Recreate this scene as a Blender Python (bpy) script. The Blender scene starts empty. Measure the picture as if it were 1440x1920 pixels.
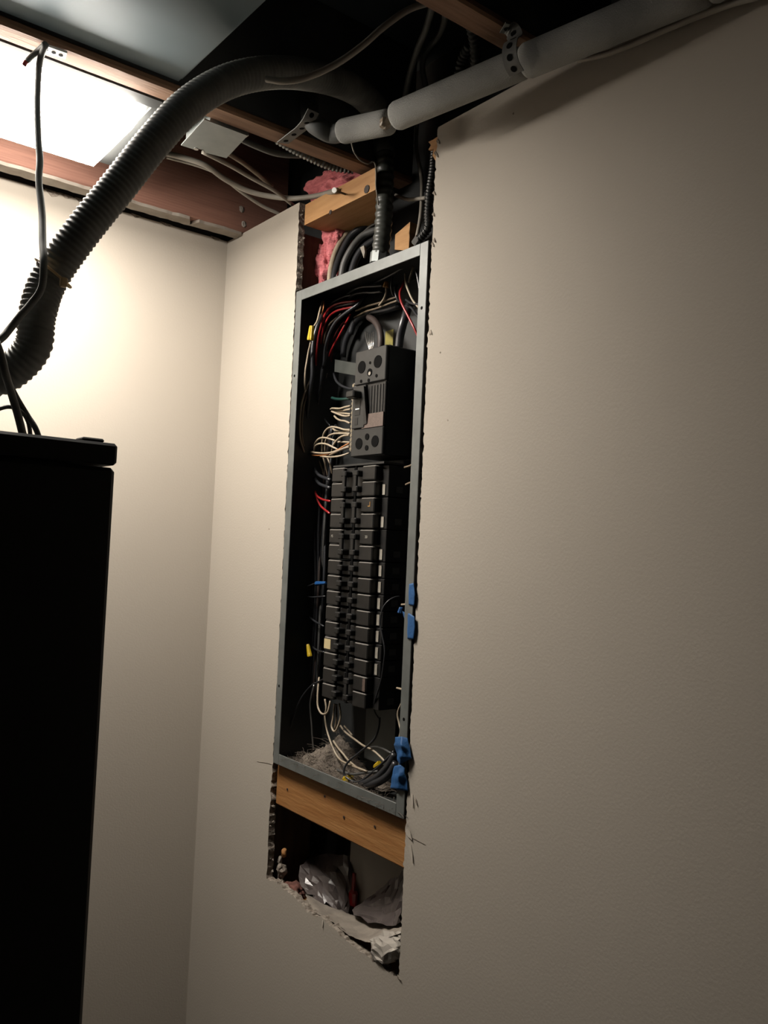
import bpy, bmesh, math, random
from mathutils import Vector, Matrix, noise
from mathutils.geometry import tessellate_polygon
R = random.Random(7)
D = bpy.data; S = bpy.context.scene; COL = S.collection
PI = math.pi

# ------------------------------------------------------------------ camera
FPX = 1603.25; YAW, PIT, ROL = .6619248, .0437217, .0447770
CAM = Vector((-.807, -1.6095, 1.57))
FW = Vector((math.sin(YAW)*math.cos(PIT), math.cos(YAW)*math.cos(PIT), math.sin(PIT)))
_r0 = Vector((math.cos(YAW), -math.sin(YAW), 0)); _u0 = _r0.cross(FW)
RT = _r0*math.cos(ROL) + _u0*math.sin(ROL); UP = _u0*math.cos(ROL) - _r0*math.sin(ROL)
cd = D.cameras.new('camera'); cam = D.objects.new('camera', cd); COL.objects.link(cam)
cd.sensor_fit = 'HORIZONTAL'; cd.sensor_width = 36; cd.lens = 36*FPX/1440; cd.clip_start = .02
cam.matrix_world = Matrix(((RT.x, UP.x, -FW.x, CAM.x), (RT.y, UP.y, -FW.y, CAM.y), (RT.z, UP.z, -FW.z, CAM.z), (0, 0, 0, 1)))
S.camera = cam
# ------------------------------------------------------------------ world, exposure (the only lamp is the ceiling fixture below)
w = D.worlds.new('world'); S.world = w; w.use_nodes = True
w.node_tree.nodes['Background'].inputs[0].default_value = (.8, .9, 1, 1)
w.node_tree.nodes['Background'].inputs[1].default_value = .004
LAMP = 93.0
S.view_settings.view_transform = 'Standard'; S.view_settings.look = 'None'
S.view_settings.exposure = 0.0; S.view_settings.gamma = 1; S.view_settings.use_curve_mapping = False

# survey helpers: a sight line of the photograph met with a real plane or distance
def ray(x, y): return FW + RT*((x-720)/FPX) - UP*((y-960)/FPX)
def onX(x, y, X): d = ray(x, y); return CAM + d*((X-CAM.x)/d.x)
def onY(x, y, Y): d = ray(x, y); return CAM + d*((Y-CAM.y)/d.y)
def onZ(x, y, Z): d = ray(x, y); return CAM + d*((Z-CAM.z)/d.z)
def atd(x, y, d): return CAM + ray(x, y)*d
def cr(ox, oy, s, pts): return [(ox+p[0]/s, oy+p[1]/s) + tuple(p[2:]) for p in pts]

# ------------------------------------------------------------------ materials
KD = .58   # one scale for all surface colours, matched to the lamp and exposure
KEEP = ('dull_poly', 'dust_covered_poly', 'shiny_poly', 'black_hose', 'wire_black', 'fir_block', 'tan_tie', 'deck_underside', 'dark_cavity', 'terminal_grey', 'wall_paint', 'torn_drywall', 'lit_lens', 'lens_edge', 'glare_slate', 'floor_concrete', 'dark_panelling', 'pink_fibreglass', 'dusty_poly', 'cavity_board', 'foam_sleeve', 'white_metal')
def mat(name, c, rough=.6, metal=0, c2=None, scale=20, stretch=(1, 1, 1), lo=.35, hi=.65, bump=0, bscale=None, emit=None, spec=.5, trans=0, alpha=1, sss=0, detail=6):
    if name not in KEEP:
        c = tuple(v*KD for v in c); c2 = tuple(v*KD for v in c2) if c2 else None
    m = D.materials.new(name); m.use_nodes = True; nt = m.node_tree; b = nt.nodes['Principled BSDF']
    b.inputs['Base Color'].default_value = (*c, 1); b.inputs['Roughness'].default_value = rough; b.inputs['Metallic'].default_value = metal
    b.inputs['Specular IOR Level'].default_value = spec
    if trans: b.inputs['Transmission Weight'].default_value = trans
    if alpha < 1: b.inputs['Alpha'].default_value = alpha
    if c2 or bump:
        tc = nt.nodes.new('ShaderNodeTexCoord'); mp = nt.nodes.new('ShaderNodeMapping'); mp.inputs['Scale'].default_value = stretch
        nt.links.new(tc.outputs['Object'], mp.inputs['Vector'])
    if c2:
        n = nt.nodes.new('ShaderNodeTexNoise'); n.inputs['Scale'].default_value = scale; n.inputs['Detail'].default_value = detail
        nt.links.new(mp.outputs[0], n.inputs['Vector'])
        r = nt.nodes.new('ShaderNodeValToRGB'); r.color_ramp.elements[0].position = lo; r.color_ramp.elements[1].position = hi
        r.color_ramp.elements[0].color = (*c, 1); r.color_ramp.elements[1].color = (*c2, 1)
        nt.links.new(n.outputs[0], r.inputs[0]); nt.links.new(r.outputs[0], b.inputs['Base Color'])
    if bump:
        n2 = nt.nodes.new('ShaderNodeTexNoise'); n2.inputs['Scale'].default_value = bscale or scale; n2.inputs['Detail'].default_value = 8
        nt.links.new(mp.outputs[0], n2.inputs['Vector'])
        bp = nt.nodes.new('ShaderNodeBump'); bp.inputs['Strength'].default_value = bump; bp.inputs['Distance'].default_value = .003
        nt.links.new(n2.outputs[0], bp.inputs['Height']); nt.links.new(bp.outputs[0], b.inputs['Normal'])
    if emit: b.inputs['Emission Color'].default_value = (*emit[:3], 1); b.inputs['Emission Strength'].default_value = emit[3]
    return m
M = {}
M['paint'] = mat('wall_paint', (.40, .362, .312), .85, c2=(.388, .35, .30), scale=3, bump=.10, bscale=260, spec=.1)
M['gyp'] = mat('torn_drywall', (.13, .107, .086), .95, c2=(.33, .29, .245), scale=140, bump=.8, bscale=300, spec=.1)
M['floor'] = mat('floor_concrete', (.08, .075, .07), .8, c2=(.11, .105, .10), scale=5)
M['farwall'] = mat('dark_panelling', (.13, .115, .10), .7, c2=(.17, .15, .13), scale=4)
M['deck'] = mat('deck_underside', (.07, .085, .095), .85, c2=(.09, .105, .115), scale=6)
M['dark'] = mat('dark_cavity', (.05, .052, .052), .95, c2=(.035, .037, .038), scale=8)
M['conc'] = mat('cavity_board', (.30, .28, .25), .9, c2=(.36, .34, .30), scale=12, bump=.2, bscale=60)
M['wood'] = mat('fir_block', (.37, .185, .068), .7, c2=(.47, .26, .105), scale=14, stretch=(6, .7, 6), bump=.25, bscale=40, detail=8)
M['wood_dk'] = mat('brown_block', (.47, .20, .05), .75, c2=(.58, .275, .085), scale=14, stretch=(6, .7, 6), bump=.25, bscale=40)
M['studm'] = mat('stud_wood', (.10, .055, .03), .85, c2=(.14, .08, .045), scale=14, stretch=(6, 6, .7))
M['dkplate'] = mat('dull_plate', (.05, .057, .052), .5, .3, c2=(.075, .083, .076), scale=40)
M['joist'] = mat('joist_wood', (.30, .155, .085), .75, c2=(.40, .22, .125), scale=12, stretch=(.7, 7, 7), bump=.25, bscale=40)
M['rim'] = mat('red_joist_wood', (.33, .155, .11), .75, c2=(.42, .205, .145), scale=16, stretch=(.5, 8, 16), bump=.2, bscale=30)
M['plaster'] = mat('plaster_strip', (.55, .49, .42), .9, c2=(.42, .36, .30), scale=30, bump=.4, bscale=80)
M['rimsteel'] = mat('panel_steel', (.235, .25, .24), .5, .15, c2=(.185, .20, .19), scale=35, bump=.05, bscale=200)
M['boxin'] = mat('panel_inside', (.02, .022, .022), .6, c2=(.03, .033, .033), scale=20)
M['plate'] = mat('grey_backplate', (.20, .22, .215), .5, .2, c2=(.15, .165, .16), scale=15)
M['galv'] = mat('galvanised_steel', (.42, .45, .44), .5, .35, c2=(.33, .36, .355), scale=25)
M['brk'] = mat('breaker_black', (.015, .015, .015), .45, c2=(.024, .023, .022), scale=60, bump=.05, bscale=400, spec=.35)
M['brkface'] = mat('breaker_face', (.017, .016, .015), .42, c2=(.025, .0235, .022), scale=80, spec=.35)
M['main'] = mat('main_face', (.036, .036, .035), .45, c2=(.045, .045, .043), scale=60, spec=.35)
M['term'] = mat('terminal_grey', (.06, .057, .052), .6)
M['hole'] = mat('socket_black', (.004, .004, .004), .9, spec=.1)
M['rubber'] = mat('black_hose', (.11, .112, .104), .65, c2=(.15, .152, .14), scale=40)
M['lt'] = mat('liquidtight_grey', (.07, .075, .065), .42, c2=(.10, .105, .092), scale=40)
M['flex'] = mat('flex_metal', (.30, .31, .30), .4, .7)
M['flexdk'] = mat('flex_black', (.03, .031, .03), .35)
M['foam'] = mat('foam_sleeve', (.36, .36, .34), .9, c2=(.22, .22, .21), scale=9, bump=.5, bscale=700, spec=.15)
M['pipe'] = mat('dusty_pipe', (.06, .065, .065), .7, c2=(.10, .105, .10), scale=10)
M['copper'] = mat('copper', (.62, .27, .14), .35, .8)
M['bare'] = mat('orange_copper', (.70, .28, .10), .4, .3)
M['alu'] = mat('aluminium', (.62, .6, .57), .3, .9)
M['screw'] = mat('plated_screw', (.55, .5, .4), .3, .9)
M['wwhite'] = mat('wire_white', (.62, .52, .385), .42, c2=(.52, .42, .30), scale=60)
M['wdirty'] = mat('wire_tan', (.33, .255, .175), .5, c2=(.24, .18, .12), scale=60)
M['wred'] = mat('wire_red', (.48, .028, .03), .33)
M['wdkred'] = mat('wire_dark_red', (.12, .012, .012), .4)
M['wblack'] = mat('wire_black', (.022, .023, .026), .34)
M['wgrey'] = mat('wire_grey', (.10, .10, .098), .45, c2=(.14, .14, .135), scale=40)
M['wbrown'] = mat('wire_brown', (.048, .03, .025), .6)
M['wgreen'] = mat('wire_green', (.012, .06, .048), .4)
M['nm'] = mat('cable_jacket', (.46, .42, .355), .55, c2=(.38, .34, .285), scale=30)
M['nmdk'] = mat('cable_jacket_grey', (.13, .135, .13), .55, c2=(.17, .175, .165), scale=30)
M['yellow'] = mat('yellow_plastic', (.80, .55, .02), .4)
M['olive'] = mat('olive_sticker', (.36, .30, .03), .6, c2=(.25, .22, .03), scale=60)
M['tan'] = mat('tan_plastic', (.62, .33, .08), .5, c2=(.5, .25, .06), scale=80)
M['blue'] = mat('blue_tape', (.012, .11, .33), .65, c2=(.02, .14, .40), scale=90, bump=.2, bscale=300)
M['bluecon'] = mat('blue_plastic', (.025, .12, .36), .3)
M['label'] = mat('white_sticker', (.56, .52, .44), .6, c2=(.44, .40, .33), scale=200)
M['pinklabel'] = mat('pink_sticker', (.20, .14, .115), .6, c2=(.14, .098, .08), scale=240, stretch=(1, 1, 2))
M['tape'] = mat('cream_tape', (.78, .64, .35), .7)
M['pink'] = mat('pink_fibreglass', (.80, .27, .28), 1, c2=(.60, .17, .19), scale=55, stretch=(1, 1, 3), bump=1, bscale=160, spec=.05)
M['pinkdk'] = mat('dirty_fibreglass', (.34, .16, .13), 1, c2=(.18, .09, .075), scale=60, bump=1, bscale=160, spec=.05)
M['dust'] = mat('grey_lint', (.34, .29, .24), 1, c2=(.20, .17, .145), scale=60, bump=1, bscale=250, spec=.05)
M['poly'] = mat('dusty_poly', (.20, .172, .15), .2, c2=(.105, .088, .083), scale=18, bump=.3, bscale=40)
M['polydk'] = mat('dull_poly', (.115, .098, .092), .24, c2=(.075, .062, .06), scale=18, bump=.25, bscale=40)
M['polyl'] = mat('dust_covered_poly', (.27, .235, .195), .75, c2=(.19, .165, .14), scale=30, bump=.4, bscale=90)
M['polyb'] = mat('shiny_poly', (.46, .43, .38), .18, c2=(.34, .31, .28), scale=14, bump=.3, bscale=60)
M['redpl'] = mat('red_plastic', (.30, .01, .012), .3)
M['cabinet'] = mat('rack_black', (.007, .007, .007), .55, spec=.3)
M['frame'] = mat('fixture_white', (.10, .105, .105), .6, spec=.2)
M['lens'] = mat('lit_lens', (.9, .9, .88), .4, emit=(1.0, .925, .83, LAMP))
M['edge'] = mat('lens_edge', (.8, .8, .78), .4, emit=(1.0, .925, .83, LAMP*.75))
M['glare_duct'] = mat('glare_slate', (.165, .225, .26), .6, c2=(.145, .20, .23), scale=4)  # slate tone partly imitates a veil of lens glare
M['strap'] = mat('dusty_strap', (.30, .30, .28), .7, .2, c2=(.22, .22, .21), scale=40)
M['lit_bevel'] = mat('bevel_highlight', (.20, .185, .165), .7)  # painted lamp highlight for the breaker edges
M['tie'] = mat('tan_tie', (.62, .45, .24), .5)
M['white'] = mat('white_metal', (.75, .75, .72), .45)
M['mark'] = mat('pale_print', (.62, .60, .52), .6)

# ------------------------------------------------------------------ builders
def obj(name, bm, m, parent=None, smooth=False, kind=None):
    if isinstance(bm, bmesh.types.BMesh):
        me = D.meshes.new(name); bmesh.ops.recalc_face_normals(bm, faces=bm.faces); bm.to_mesh(me); bm.free()
        me.materials.append(M[m] if isinstance(m, str) else m)
        if smooth: me.polygons.foreach_set('use_smooth', [True]*len(me.polygons))
    else: me = bm
    o = D.objects.new(name, me); COL.objects.link(o)
    if parent is not None:
        o.parent = parent; o.matrix_parent_inverse = Matrix.Translation(parent.location).inverted() if parent.type == 'EMPTY' else Matrix.Identity(4)
    if kind: o['kind'] = kind
    return o
def tag(o, label, cat, group=None, kind=None):
    o['label'] = label; o['category'] = cat
    if group: o['group'] = group
    if kind: o['kind'] = kind
    return o
def thing(name, label, cat, loc=(0, 0, 0), group=None):
    o = D.objects.new(name, None); COL.objects.link(o); o.location = loc; o.empty_display_size = .05
    return tag(o, label, cat, group)
def struct(name, bm, m, label, cat, smooth=False):
    return tag(obj(name, bm, m, None, smooth), label, cat, None, 'structure')
def nb(): return bmesh.new()
def box(bm, x0, x1, y0, y1, z0, z1, bev=0, seg=1):
    v = [bm.verts.new((x, y, z)) for x in (x0, x1) for y in (y0, y1) for z in (z0, z1)]
    fs = [bm.faces.new([v[i] for i in q]) for q in ((0, 1, 3, 2), (4, 6, 7, 5), (0, 4, 5, 1), (2, 3, 7, 6), (0, 2, 6, 4), (1, 5, 7, 3))]
    if bev:
        es = list({e for f in fs for e in f.edges})
        bmesh.ops.bevel(bm, geom=es, offset=bev, segments=seg, affect='EDGES', clamp_overlap=True)
    return bm
def bx(*a): return box(nb(), *a)
def smoothpath(pts, n=6):
    pts = [Vector(p) for p in pts]
    if len(pts) < 3: return [pts[0].lerp(pts[-1], i/(n)) for i in range(n+1)]
    P = [pts[0]*2-pts[1]] + pts + [pts[-1]*2-pts[-2]]; out = []
    for i in range(1, len(P)-2):
        a, b, c, d = P[i-1:i+3]
        for k in range(n):
            t = k/n
            out.append(.5*((2*b) + (c-a)*t + (2*a-5*b+4*c-d)*t*t + (3*b-a-3*c+d)*t**3))
    out.append(pts[-1]); return out
def tube(bm, pts, r, sides=8, n=6, corr=None, raw=False):
    """round bar along a smooth path; corr=(pitch, depth) makes spiral ribs"""
    path = [Vector(p) for p in pts] if raw else smoothpath(pts, n)
    if corr:
        L = [0]
        for a, b in zip(path, path[1:]): L.append(L[-1]+(b-a).length)
        step = corr[0]/6; k = max(2, int(L[-1]/step)); res = []; j = 0
        for i in range(k+1):
            s = L[-1]*i/k
            while j < len(L)-2 and L[j+1] < s: j += 1
            res.append(path[j].lerp(path[j+1], (s-L[j])/max(1e-9, L[j+1]-L[j])))
        path = res
    t0 = (path[1]-path[0]).normalized(); up = t0.orthogonal().normalized(); rings = []; s = 0
    for i, p in enumerate(path):
        t = (path[min(i+1, len(path)-1)]-path[max(i-1, 0)]).normalized()
        up = (up - t*up.dot(t))
        if up.length < 1e-6: up = t.orthogonal()
        up.normalize(); bi = t.cross(up)
        if i: s += (p-path[i-1]).length
        ring = []
        for k in range(sides):
            a = 2*PI*k/sides
            rr = r if not callable(r) else r(i/(len(path)-1))
            if corr: rr += corr[1]*math.sin(2*PI*s/corr[0] + a*corr[2] if len(corr) > 2 else 2*PI*s/corr[0])
            ring.append(bm.verts.new(p + (up*math.cos(a) + bi*math.sin(a))*rr))
        rings.append(ring)
    for a, b in zip(rings, rings[1:]):
        for k in range(sides): bm.faces.new((a[k], a[(k+1) % sides], b[(k+1) % sides], b[k]))
    bm.faces.new(rings[0][::-1]); bm.faces.new(rings[-1]); return bm
def disc(bm, c, nrm, r, h, sides=12):
    n = Vector(nrm).normalized(); return tube(bm, [Vector(c), Vector(c)+n*h], r, sides, 1, raw=True)
def prism(bm, pts, off):
    a = [bm.verts.new(p) for p in pts]; b = [bm.verts.new(Vector(p)+Vector(off)) for p in pts]; n = len(a)
    bm.faces.new(a); bm.faces.new(b[::-1])
    for i in range(n): bm.faces.new((a[i], b[i], b[(i+1) % n], a[(i+1) % n]))
    bmesh.ops.triangulate(bm, faces=[f for f in bm.faces if len(f.verts) > 4]); return bm
def strip(bm, pts, wv, w, th):
    """flat band along a path, wv = width direction"""
    path = smoothpath(pts, 6); wv = Vector(wv).normalized(); prev = None
    for i, p in enumerate(path):
        t = (path[min(i+1, len(path)-1)]-path[max(i-1, 0)]).normalized(); ww = (wv - t*wv.dot(t)).normalized(); n = t.cross(ww)
        q = [bm.verts.new(p + ww*(sx*w/2) + n*(sn*th/2)) for sx, sn in ((-1, -1), (1, -1), (1, 1), (-1, 1))]
        if prev:
            for k in range(4): bm.faces.new((prev[k], prev[(k+1) % 4], q[(k+1) % 4], q[k]))
        else: bm.faces.new(q[::-1])
        prev = q
    bm.faces.new(prev); return bm

# ================================================================== THE ROOM
ZC = 2.199; T = .0127
YL, YR = -.282, -.661
def jag(pts, step=.006, amp=.0011):
    out = []
    for a, b in zip(pts, pts[1:]):
        n = max(1, int((Vector(b)-Vector(a)).length/step))
        for i in range(n):
            p = Vector(a).lerp(Vector(b), i/n); out.append((p.x+R.gauss(0, amp), p.y+R.gauss(0, amp)))
    out.append(tuple(pts[-1])); return out
botpx = [(500, 1648), (516, 1655), (532, 1668), (562, 1689), (577, 1709), (607, 1724), (631, 1745), (655, 1768), (680, 1786), (717, 1812), (737, 1830), (748, 1835)]
bot = [tuple(onX(x, y, 0).yz) for x, y in botpx]
left = [(YL+.002, ZC), (YL, 2.04), (YL-.003, 1.60), (YL-.003, 1.19), (YL+.001, 1.08), bot[0]]
right = [bot[-1], (-.657, 1.10), (-.657, 1.17), (-.658, 1.185), (-.660, 1.6), (-.660, 2.05), (-.661, 2.17), (-.663, ZC)]
outl = jag(left) + jag(bot, .005, .0016)[1:] + jag(right, .005, .0009)[1:]
outer = [(-2.9, ZC), (-2.9, 0), (0.0, 0), (0.0, ZC)]
bm = nb()
f2 = [bm.verts.new((0, y, z)) for y, z in outl+outer]
b2 = [bm.verts.new((T, y+(R.gauss(0, .0012) if 0 < i < len(outl)-1 else 0), z+(R.gauss(0, .0012) if 0 < i < len(outl)-1 else 0))) for i, (y, z) in enumerate(outl+outer)]
n = len(f2); rimf = []
for i in range(n): rimf.append(bm.faces.new((f2[i], b2[i], b2[(i+1) % n], f2[(i+1) % n])))
for i in range(len(outl)-1): rimf[i].material_index = 1
for tri in tessellate_polygon([[Vector((y, z, 0)) for y, z in outl+outer]]):
    bm.faces.new([f2[i] for i in tri]); bm.faces.new([b2[i] for i in tri[::-1]])
wr = struct('wall_right', bm, 'paint', 'beige painted drywall with a tall ragged hole around the panel', 'wall'); wr.data.materials.append(M['gyp'])
# torn paper flaps and crumbs along the cut
def flap(px, py, dx, dy, w_, m='paint', X=-.0006, curl=.0018):
    p = onX(px, py, X); q = onX(px+dx, py+dy, X-curl); t = (q-p); s = Vector((0, t.z, -t.y)).normalized()*w_
    b = nb(); prism(b, [p-s, p+s, p.lerp(q, .6)+s*.7, q, p.lerp(q, .5)-s*.8], (.0009, 0, 0)); return obj('torn_paper', b, m, wr)
flap(768, 1585, 6, 34, .0035); flap(762, 1555, 10, 20, .005); flap(605, 1726, -1, 14, .002)
flap(772, 1490, 2, 26, .0024); flap(778, 1497, 4, 14, .0018, 'gyp'); flap(745, 1830, 6, 8, .002, 'gyp')
for a in ((811, 400, 3, 6), (813, 448, 3, 7), (809, 455, 4, 8), (806, 620, 3, 8), (815, 285, 6, 10), (819, 262, 5, 8), (812, 360, 4, 6)): flap(*a, .0022, 'gyp', curl=.001)
for i in range(46):
    e = R.random()
    if e < .5: y = YL-R.uniform(.0, .004); z = R.choice([R.uniform(2.05, 2.19), R.uniform(.99, 1.17)])
    else: y = YR+R.uniform(0, .004); z = R.uniform(1.0, 2.18)
    b = nb(); bmesh.ops.create_icosphere(b, subdivisions=1, radius=R.uniform(.0012, .003), matrix=Matrix.Translation((R.uniform(.001, .012), y, z)))
    for v in b.verts: v.co += Vector((R.gauss(0, .0007), R.gauss(0, .0007), R.gauss(0, .0007)))
    obj('plaster_crumb', b, 'gyp', wr)
for px, py in ((826, 661), (840, 788), (807, 627), (505, 992), (963, 213)):
    b = nb(); p = onX(px, py, .0004); disc(b, p, (-1, 0, 0), .0014, .0008, 7); obj('nail_dimple', b, 'gyp', wr)
b = nb(); tube(b, [onX(482, 1428, -.0002), onX(498, 1430, -.0004), onX(512, 1434, -.0002)], .0004, 4); obj('hairline_crack', b, 'gyp', wr)
b = nb(); tube(b, [onX(770, 1570, -.0002), onX(783, 1576, -.0004), onX(798, 1584, -.0002)], .0004, 4); obj('hairline_crack', b, 'gyp', wr)

wl = struct('wall_left', bx(-3.0, .0, 0, .0127, 0, ZC), 'paint', 'bright beige painted wall under the ceiling light', 'wall')
for px, dx, h in ((84, 26, .010), (112, 22, .006), (140, 26, .008), (170, 16, .012), (245, 18, .005), (300, 24, .004), (395, 20, .005)):
    p = onZ(px, 345, ZC); p = onY(px, 340+(px*.29-10), -.0004); x0 = p.x; w_ = dx*.0011
    obj('torn_paper', prism(nb(), [(x0, -.0012, ZC+.002), (x0+w_, -.0012, ZC+.001), (x0+w_*.8, -.0014, ZC-h*.6), (x0+w_*.45, -.0016, ZC-h), (x0+w_*.2, -.0012, ZC-h*.4)], (0, .0011, 0)), 'gyp', wl)
struct('wall_back', bx(-3.0, 0, -2.93, -2.9, 0, 2.435), 'farwall', 'dark panelled wall behind the viewer', 'wall')
struct('wall_side', bx(-3.03, -3.0, -2.9, 0, 0, 2.435), 'farwall', 'dark panelled wall far to the side', 'wall')
struct('floor', bx(-3.0, .2, -2.9, .1, -.05, 0), 'floor', 'grey concrete floor of the utility room', 'floor')
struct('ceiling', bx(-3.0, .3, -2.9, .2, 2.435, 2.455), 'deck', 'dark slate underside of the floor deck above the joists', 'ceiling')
struct('wall_cavity', bx(.105, .115, -1.0, onX(655, 1640, .105).y, 0, 1.17), 'conc', 'grey board at the back of the open wall cavity', 'wall')
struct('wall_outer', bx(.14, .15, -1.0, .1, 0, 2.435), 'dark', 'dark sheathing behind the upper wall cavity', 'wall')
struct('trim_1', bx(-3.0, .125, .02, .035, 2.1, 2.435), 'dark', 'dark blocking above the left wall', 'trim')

def timber(name, label, cat, x0, x1, y0, y1, z0, z1, m, group=None, bev=.0025):
    o = obj(name, bx(x0, x1, y0, y1, z0, z1, bev), m); return tag(o, label, cat, group)
def timber_t(name, label, cat, x0, x1, y0, y1, z0, z1, m, group=None, bev=.0025):
    t = thing(name, label, cat, ((x0+x1)/2, (y0+y1)/2, z0), group)
    obj('beam', bx(x0, x1, y0, y1, z0, z1, bev), m, t); return t
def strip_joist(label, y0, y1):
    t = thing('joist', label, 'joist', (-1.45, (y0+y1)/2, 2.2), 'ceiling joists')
    obj('nailing_strip', bx(-3.0, .10, y0, y1, 2.2, 2.212, .003), 'joist', t); obj('beam', bx(-3.0, .10, y0+.004, y1-.001, 2.2122, 2.434), 'dark', t)  # beam above the strip is coloured dark for its unlit sides
strip_joist('joist, sides coloured dark as shade, with an orange nailing strip beside the lit ceiling light', -.486, -.448)
strip_joist('joist, sides coloured dark as shade, with a brown nailing strip carrying the pipe strap', -.898, -.860)
rim = timber_t('joist', 'reddish-brown joist above the left wall, whitish underneath', 'joist', -3.0, .10, -.070, -.034, 2.2, 2.434, 'rim', 'ceiling joists')
for px, py in ((453, 392), (457, 420)):
    p = onY(px, py, -.0705); b = nb(); bmesh.ops.create_icosphere(b, subdivisions=2, radius=.006, matrix=Matrix.Translation(p) @ Matrix.Diagonal((.9, .3, 1.2, 1)))
    for v in b.verts: v.co += Vector((R.gauss(0, .0008), R.gauss(0, .0006), R.gauss(0, .0008)))
    obj('plaster_blob', b, 'plaster', rim)
# plaster left under the joist, with a bite out of it
bm = nb(); pts = [(-1.2, -.068), (-.30, -.069), (-.14, -.068), (-.118, -.069), (-.105, -.044), (-.098, -.068), (-.03, -.069), (-.004, -.067), (-.004, -.040), (-.2, -.037), (-.5, -.038), (-1.2, -.036)]
prism(bm, [(x, y, 2.194) for x, y in jag(pts, .012, .0012)], (0, 0, .006)); obj('plaster_strip', bm, 'plaster', rim)
# wall timbers
pl = thing('top_plate', 'orange wooden top plate with a nail, above the open panel', 'timber', (.04, -.40, 2.153))
bm = nb(); prism(bm, [(.003, -.296, 2.153), (.003, -.509, 2.153), (.014, -.497, 2.153), (.064, -.437, 2.153), (.092, -.42, 2.153), (.092, -.296, 2.153)], (0, 0, .038)); obj('beam', bm, 'wood', pl)
p = onX(628, 357, -.030); q = onX(647, 364, .003)
b = nb(); tube(b, [p, q], .0018, 8, 1, raw=True); nl = obj('nail', b, 'boxin', pl); b = nb(); d = (p-q).normalized(); tube(b, [p, p+d*.003], .0045, 10, 1, raw=True); obj('nail_head', b, 'white', nl)
p = onX(688, 355, .0025); b = nb(); disc(b, p, (-1, 0, 0), .007, .001, 9); obj('knot', b, 'wbrown', pl)
p = onX(620, 398, .0025); b = nb(); disc(b, p, (-1, 0, 0), .004, .001, 7); obj('knot', b, 'wbrown', pl)
bl = timber_t('blocking', 'brown wooden block across the cavity under the panel', 'timber', .010, .048, -.70, -.283, 1.108, 1.181, 'wood_dk')
for px, py in ((539, 1480), (609, 1493), (645, 1532), (703, 1550)):
    p = onX(px, py, .0096); b = nb(); disc(b, p, (-1, 0, 0), .0022, .0008, 7); obj('knot', b, 'wbrown', bl)
timber('stud', 'dark wall stud inside the cavity on the corner side', 'timber', .0135, .10, -.270, -.232, .0, 2.15, 'studm', 'wall studs')
timber('stud', 'dark wall stud inside the cavity on the near side', 'timber', .0135, .10, -.745, -.707, .0, 2.15, 'studm', 'wall studs')
a = onX(738, 466, .09); pts = [onX(*p, .09) for p in ((740, 468), (741, 440), (753, 430), (769, 416), (768, 430), (766, 436), (768, 444), (766, 470))]
tag(obj('wood_scrap', prism(nb(), pts, (.018, 0, 0)), 'wood'), 'orange broken wood scrap behind the panel top', 'wood')
pts = [onX(*p, .006) for p in ((822, 255), (812, 262), (803, 266), (808, 272), (803, 281), (813, 279), (811, 292), (817, 302), (824, 296))]
tag(obj('wood_splinter', prism(nb(), pts, (.006, 0, 0)), 'wood'), 'small jagged wood splinter at the top of the near hole edge', 'wood')

# ================================================================== CEILING LIGHT
cl = thing('ceiling_light', 'lit white ceiling light set between two joists', 'light', (-.49, -.315, 2.178))
X1, Y0, Y1 = -.300, -.446, -.186
bm = nb()
oy = [(X1, Y0), (X1, Y1), (-.66, Y1), (-.66, Y0)]; iy = [(X1-.045, Y0+.022), (X1-.045, Y1-.016), (-.635, Y1-.016), (-.635, Y0+.022)]
for i in range(4):
    j = (i+1) % 4
    prism(bm, [(*oy[i], 2.199), (*oy[j], 2.199), (*iy[j], 2.197), (*iy[i], 2.197)], (0, 0, .004))
obj('frame', bm, 'frame', cl)
obj('housing', bx(-.64, X1-.02, Y0+.012, Y1-.012, 2.204, 2.30), 'frame', cl)
up = [(X1-.046, Y0+.045), (X1-.060, Y0+.026), (-.632, Y0+.026), (-.632, Y1-.018), (X1-.046, Y1-.018)]
dn = [(X1-.057, Y0+.058), (X1-.075, Y0+.036), (-.622, Y0+.036), (-.622, Y1-.026), (X1-.055, Y1-.026)]
bm = nb(); a = [bm.verts.new((*p, 2.199)) for p in up]; b_ = [bm.verts.new((*p, 2.178)) for p in dn]
bm.faces.new(a)
for i in range(5): bm.faces.new((a[i], b_[i], b_[(i+1) % 5], a[(i+1) % 5]))
obj('lens_edge', bm, 'edge', cl)
obj('lens', prism(nb(), [(*p, 2.177) for p in dn], (0, 0, .001)), 'lens', cl)
# junction box cover in the bay
jb = thing('junction_box', 'grey steel junction box cover next to the ceiling light', 'junction box', (-.23, -.40, 2.196))
c4 = [(-.263, -.345), (-.273, -.447), (-.200, -.447), (-.188, -.355), (-.222, -.349), (-.228, -.356), (-.238, -.352), (-.243, -.346)]
obj('cover', prism(nb(), [(x, y, 2.196) for x, y in c4], (0, 0, .002)), 'galv', jb)
obj('box', bx(-.262, -.196, -.444, -.360, 2.199, 2.24), 'galv', jb)
b = nb(); disc(b, (-.240, -.351, 2.199), (0, 0, -1), .004, .004, 10); obj('screw', b, 'alu', jb)
# clip under the joist where the hanging cable is tied
mb = thing('metal_bracket', 'small white perforated bracket under the joist by the hanging cable', 'bracket', tuple(onZ(98, 94, 2.199)))
p = onZ(98, 93, 2.199); bm = nb(); prism(bm, [p+Vector(v) for v in ((-.016, -.008, -.003), (.016, -.010, -.003), (.019, .006, -.003), (-.014, .010, -.003))], (0, 0, .003)); obj('strip', bm, 'white', mb)
for dx in (-.008, .002, .011):
    b = nb(); disc(b, p+Vector((dx, 0, -.003)), (0, 0, -1), .003, .0006, 8); obj('hole', b, 'hole', mb)

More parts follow.
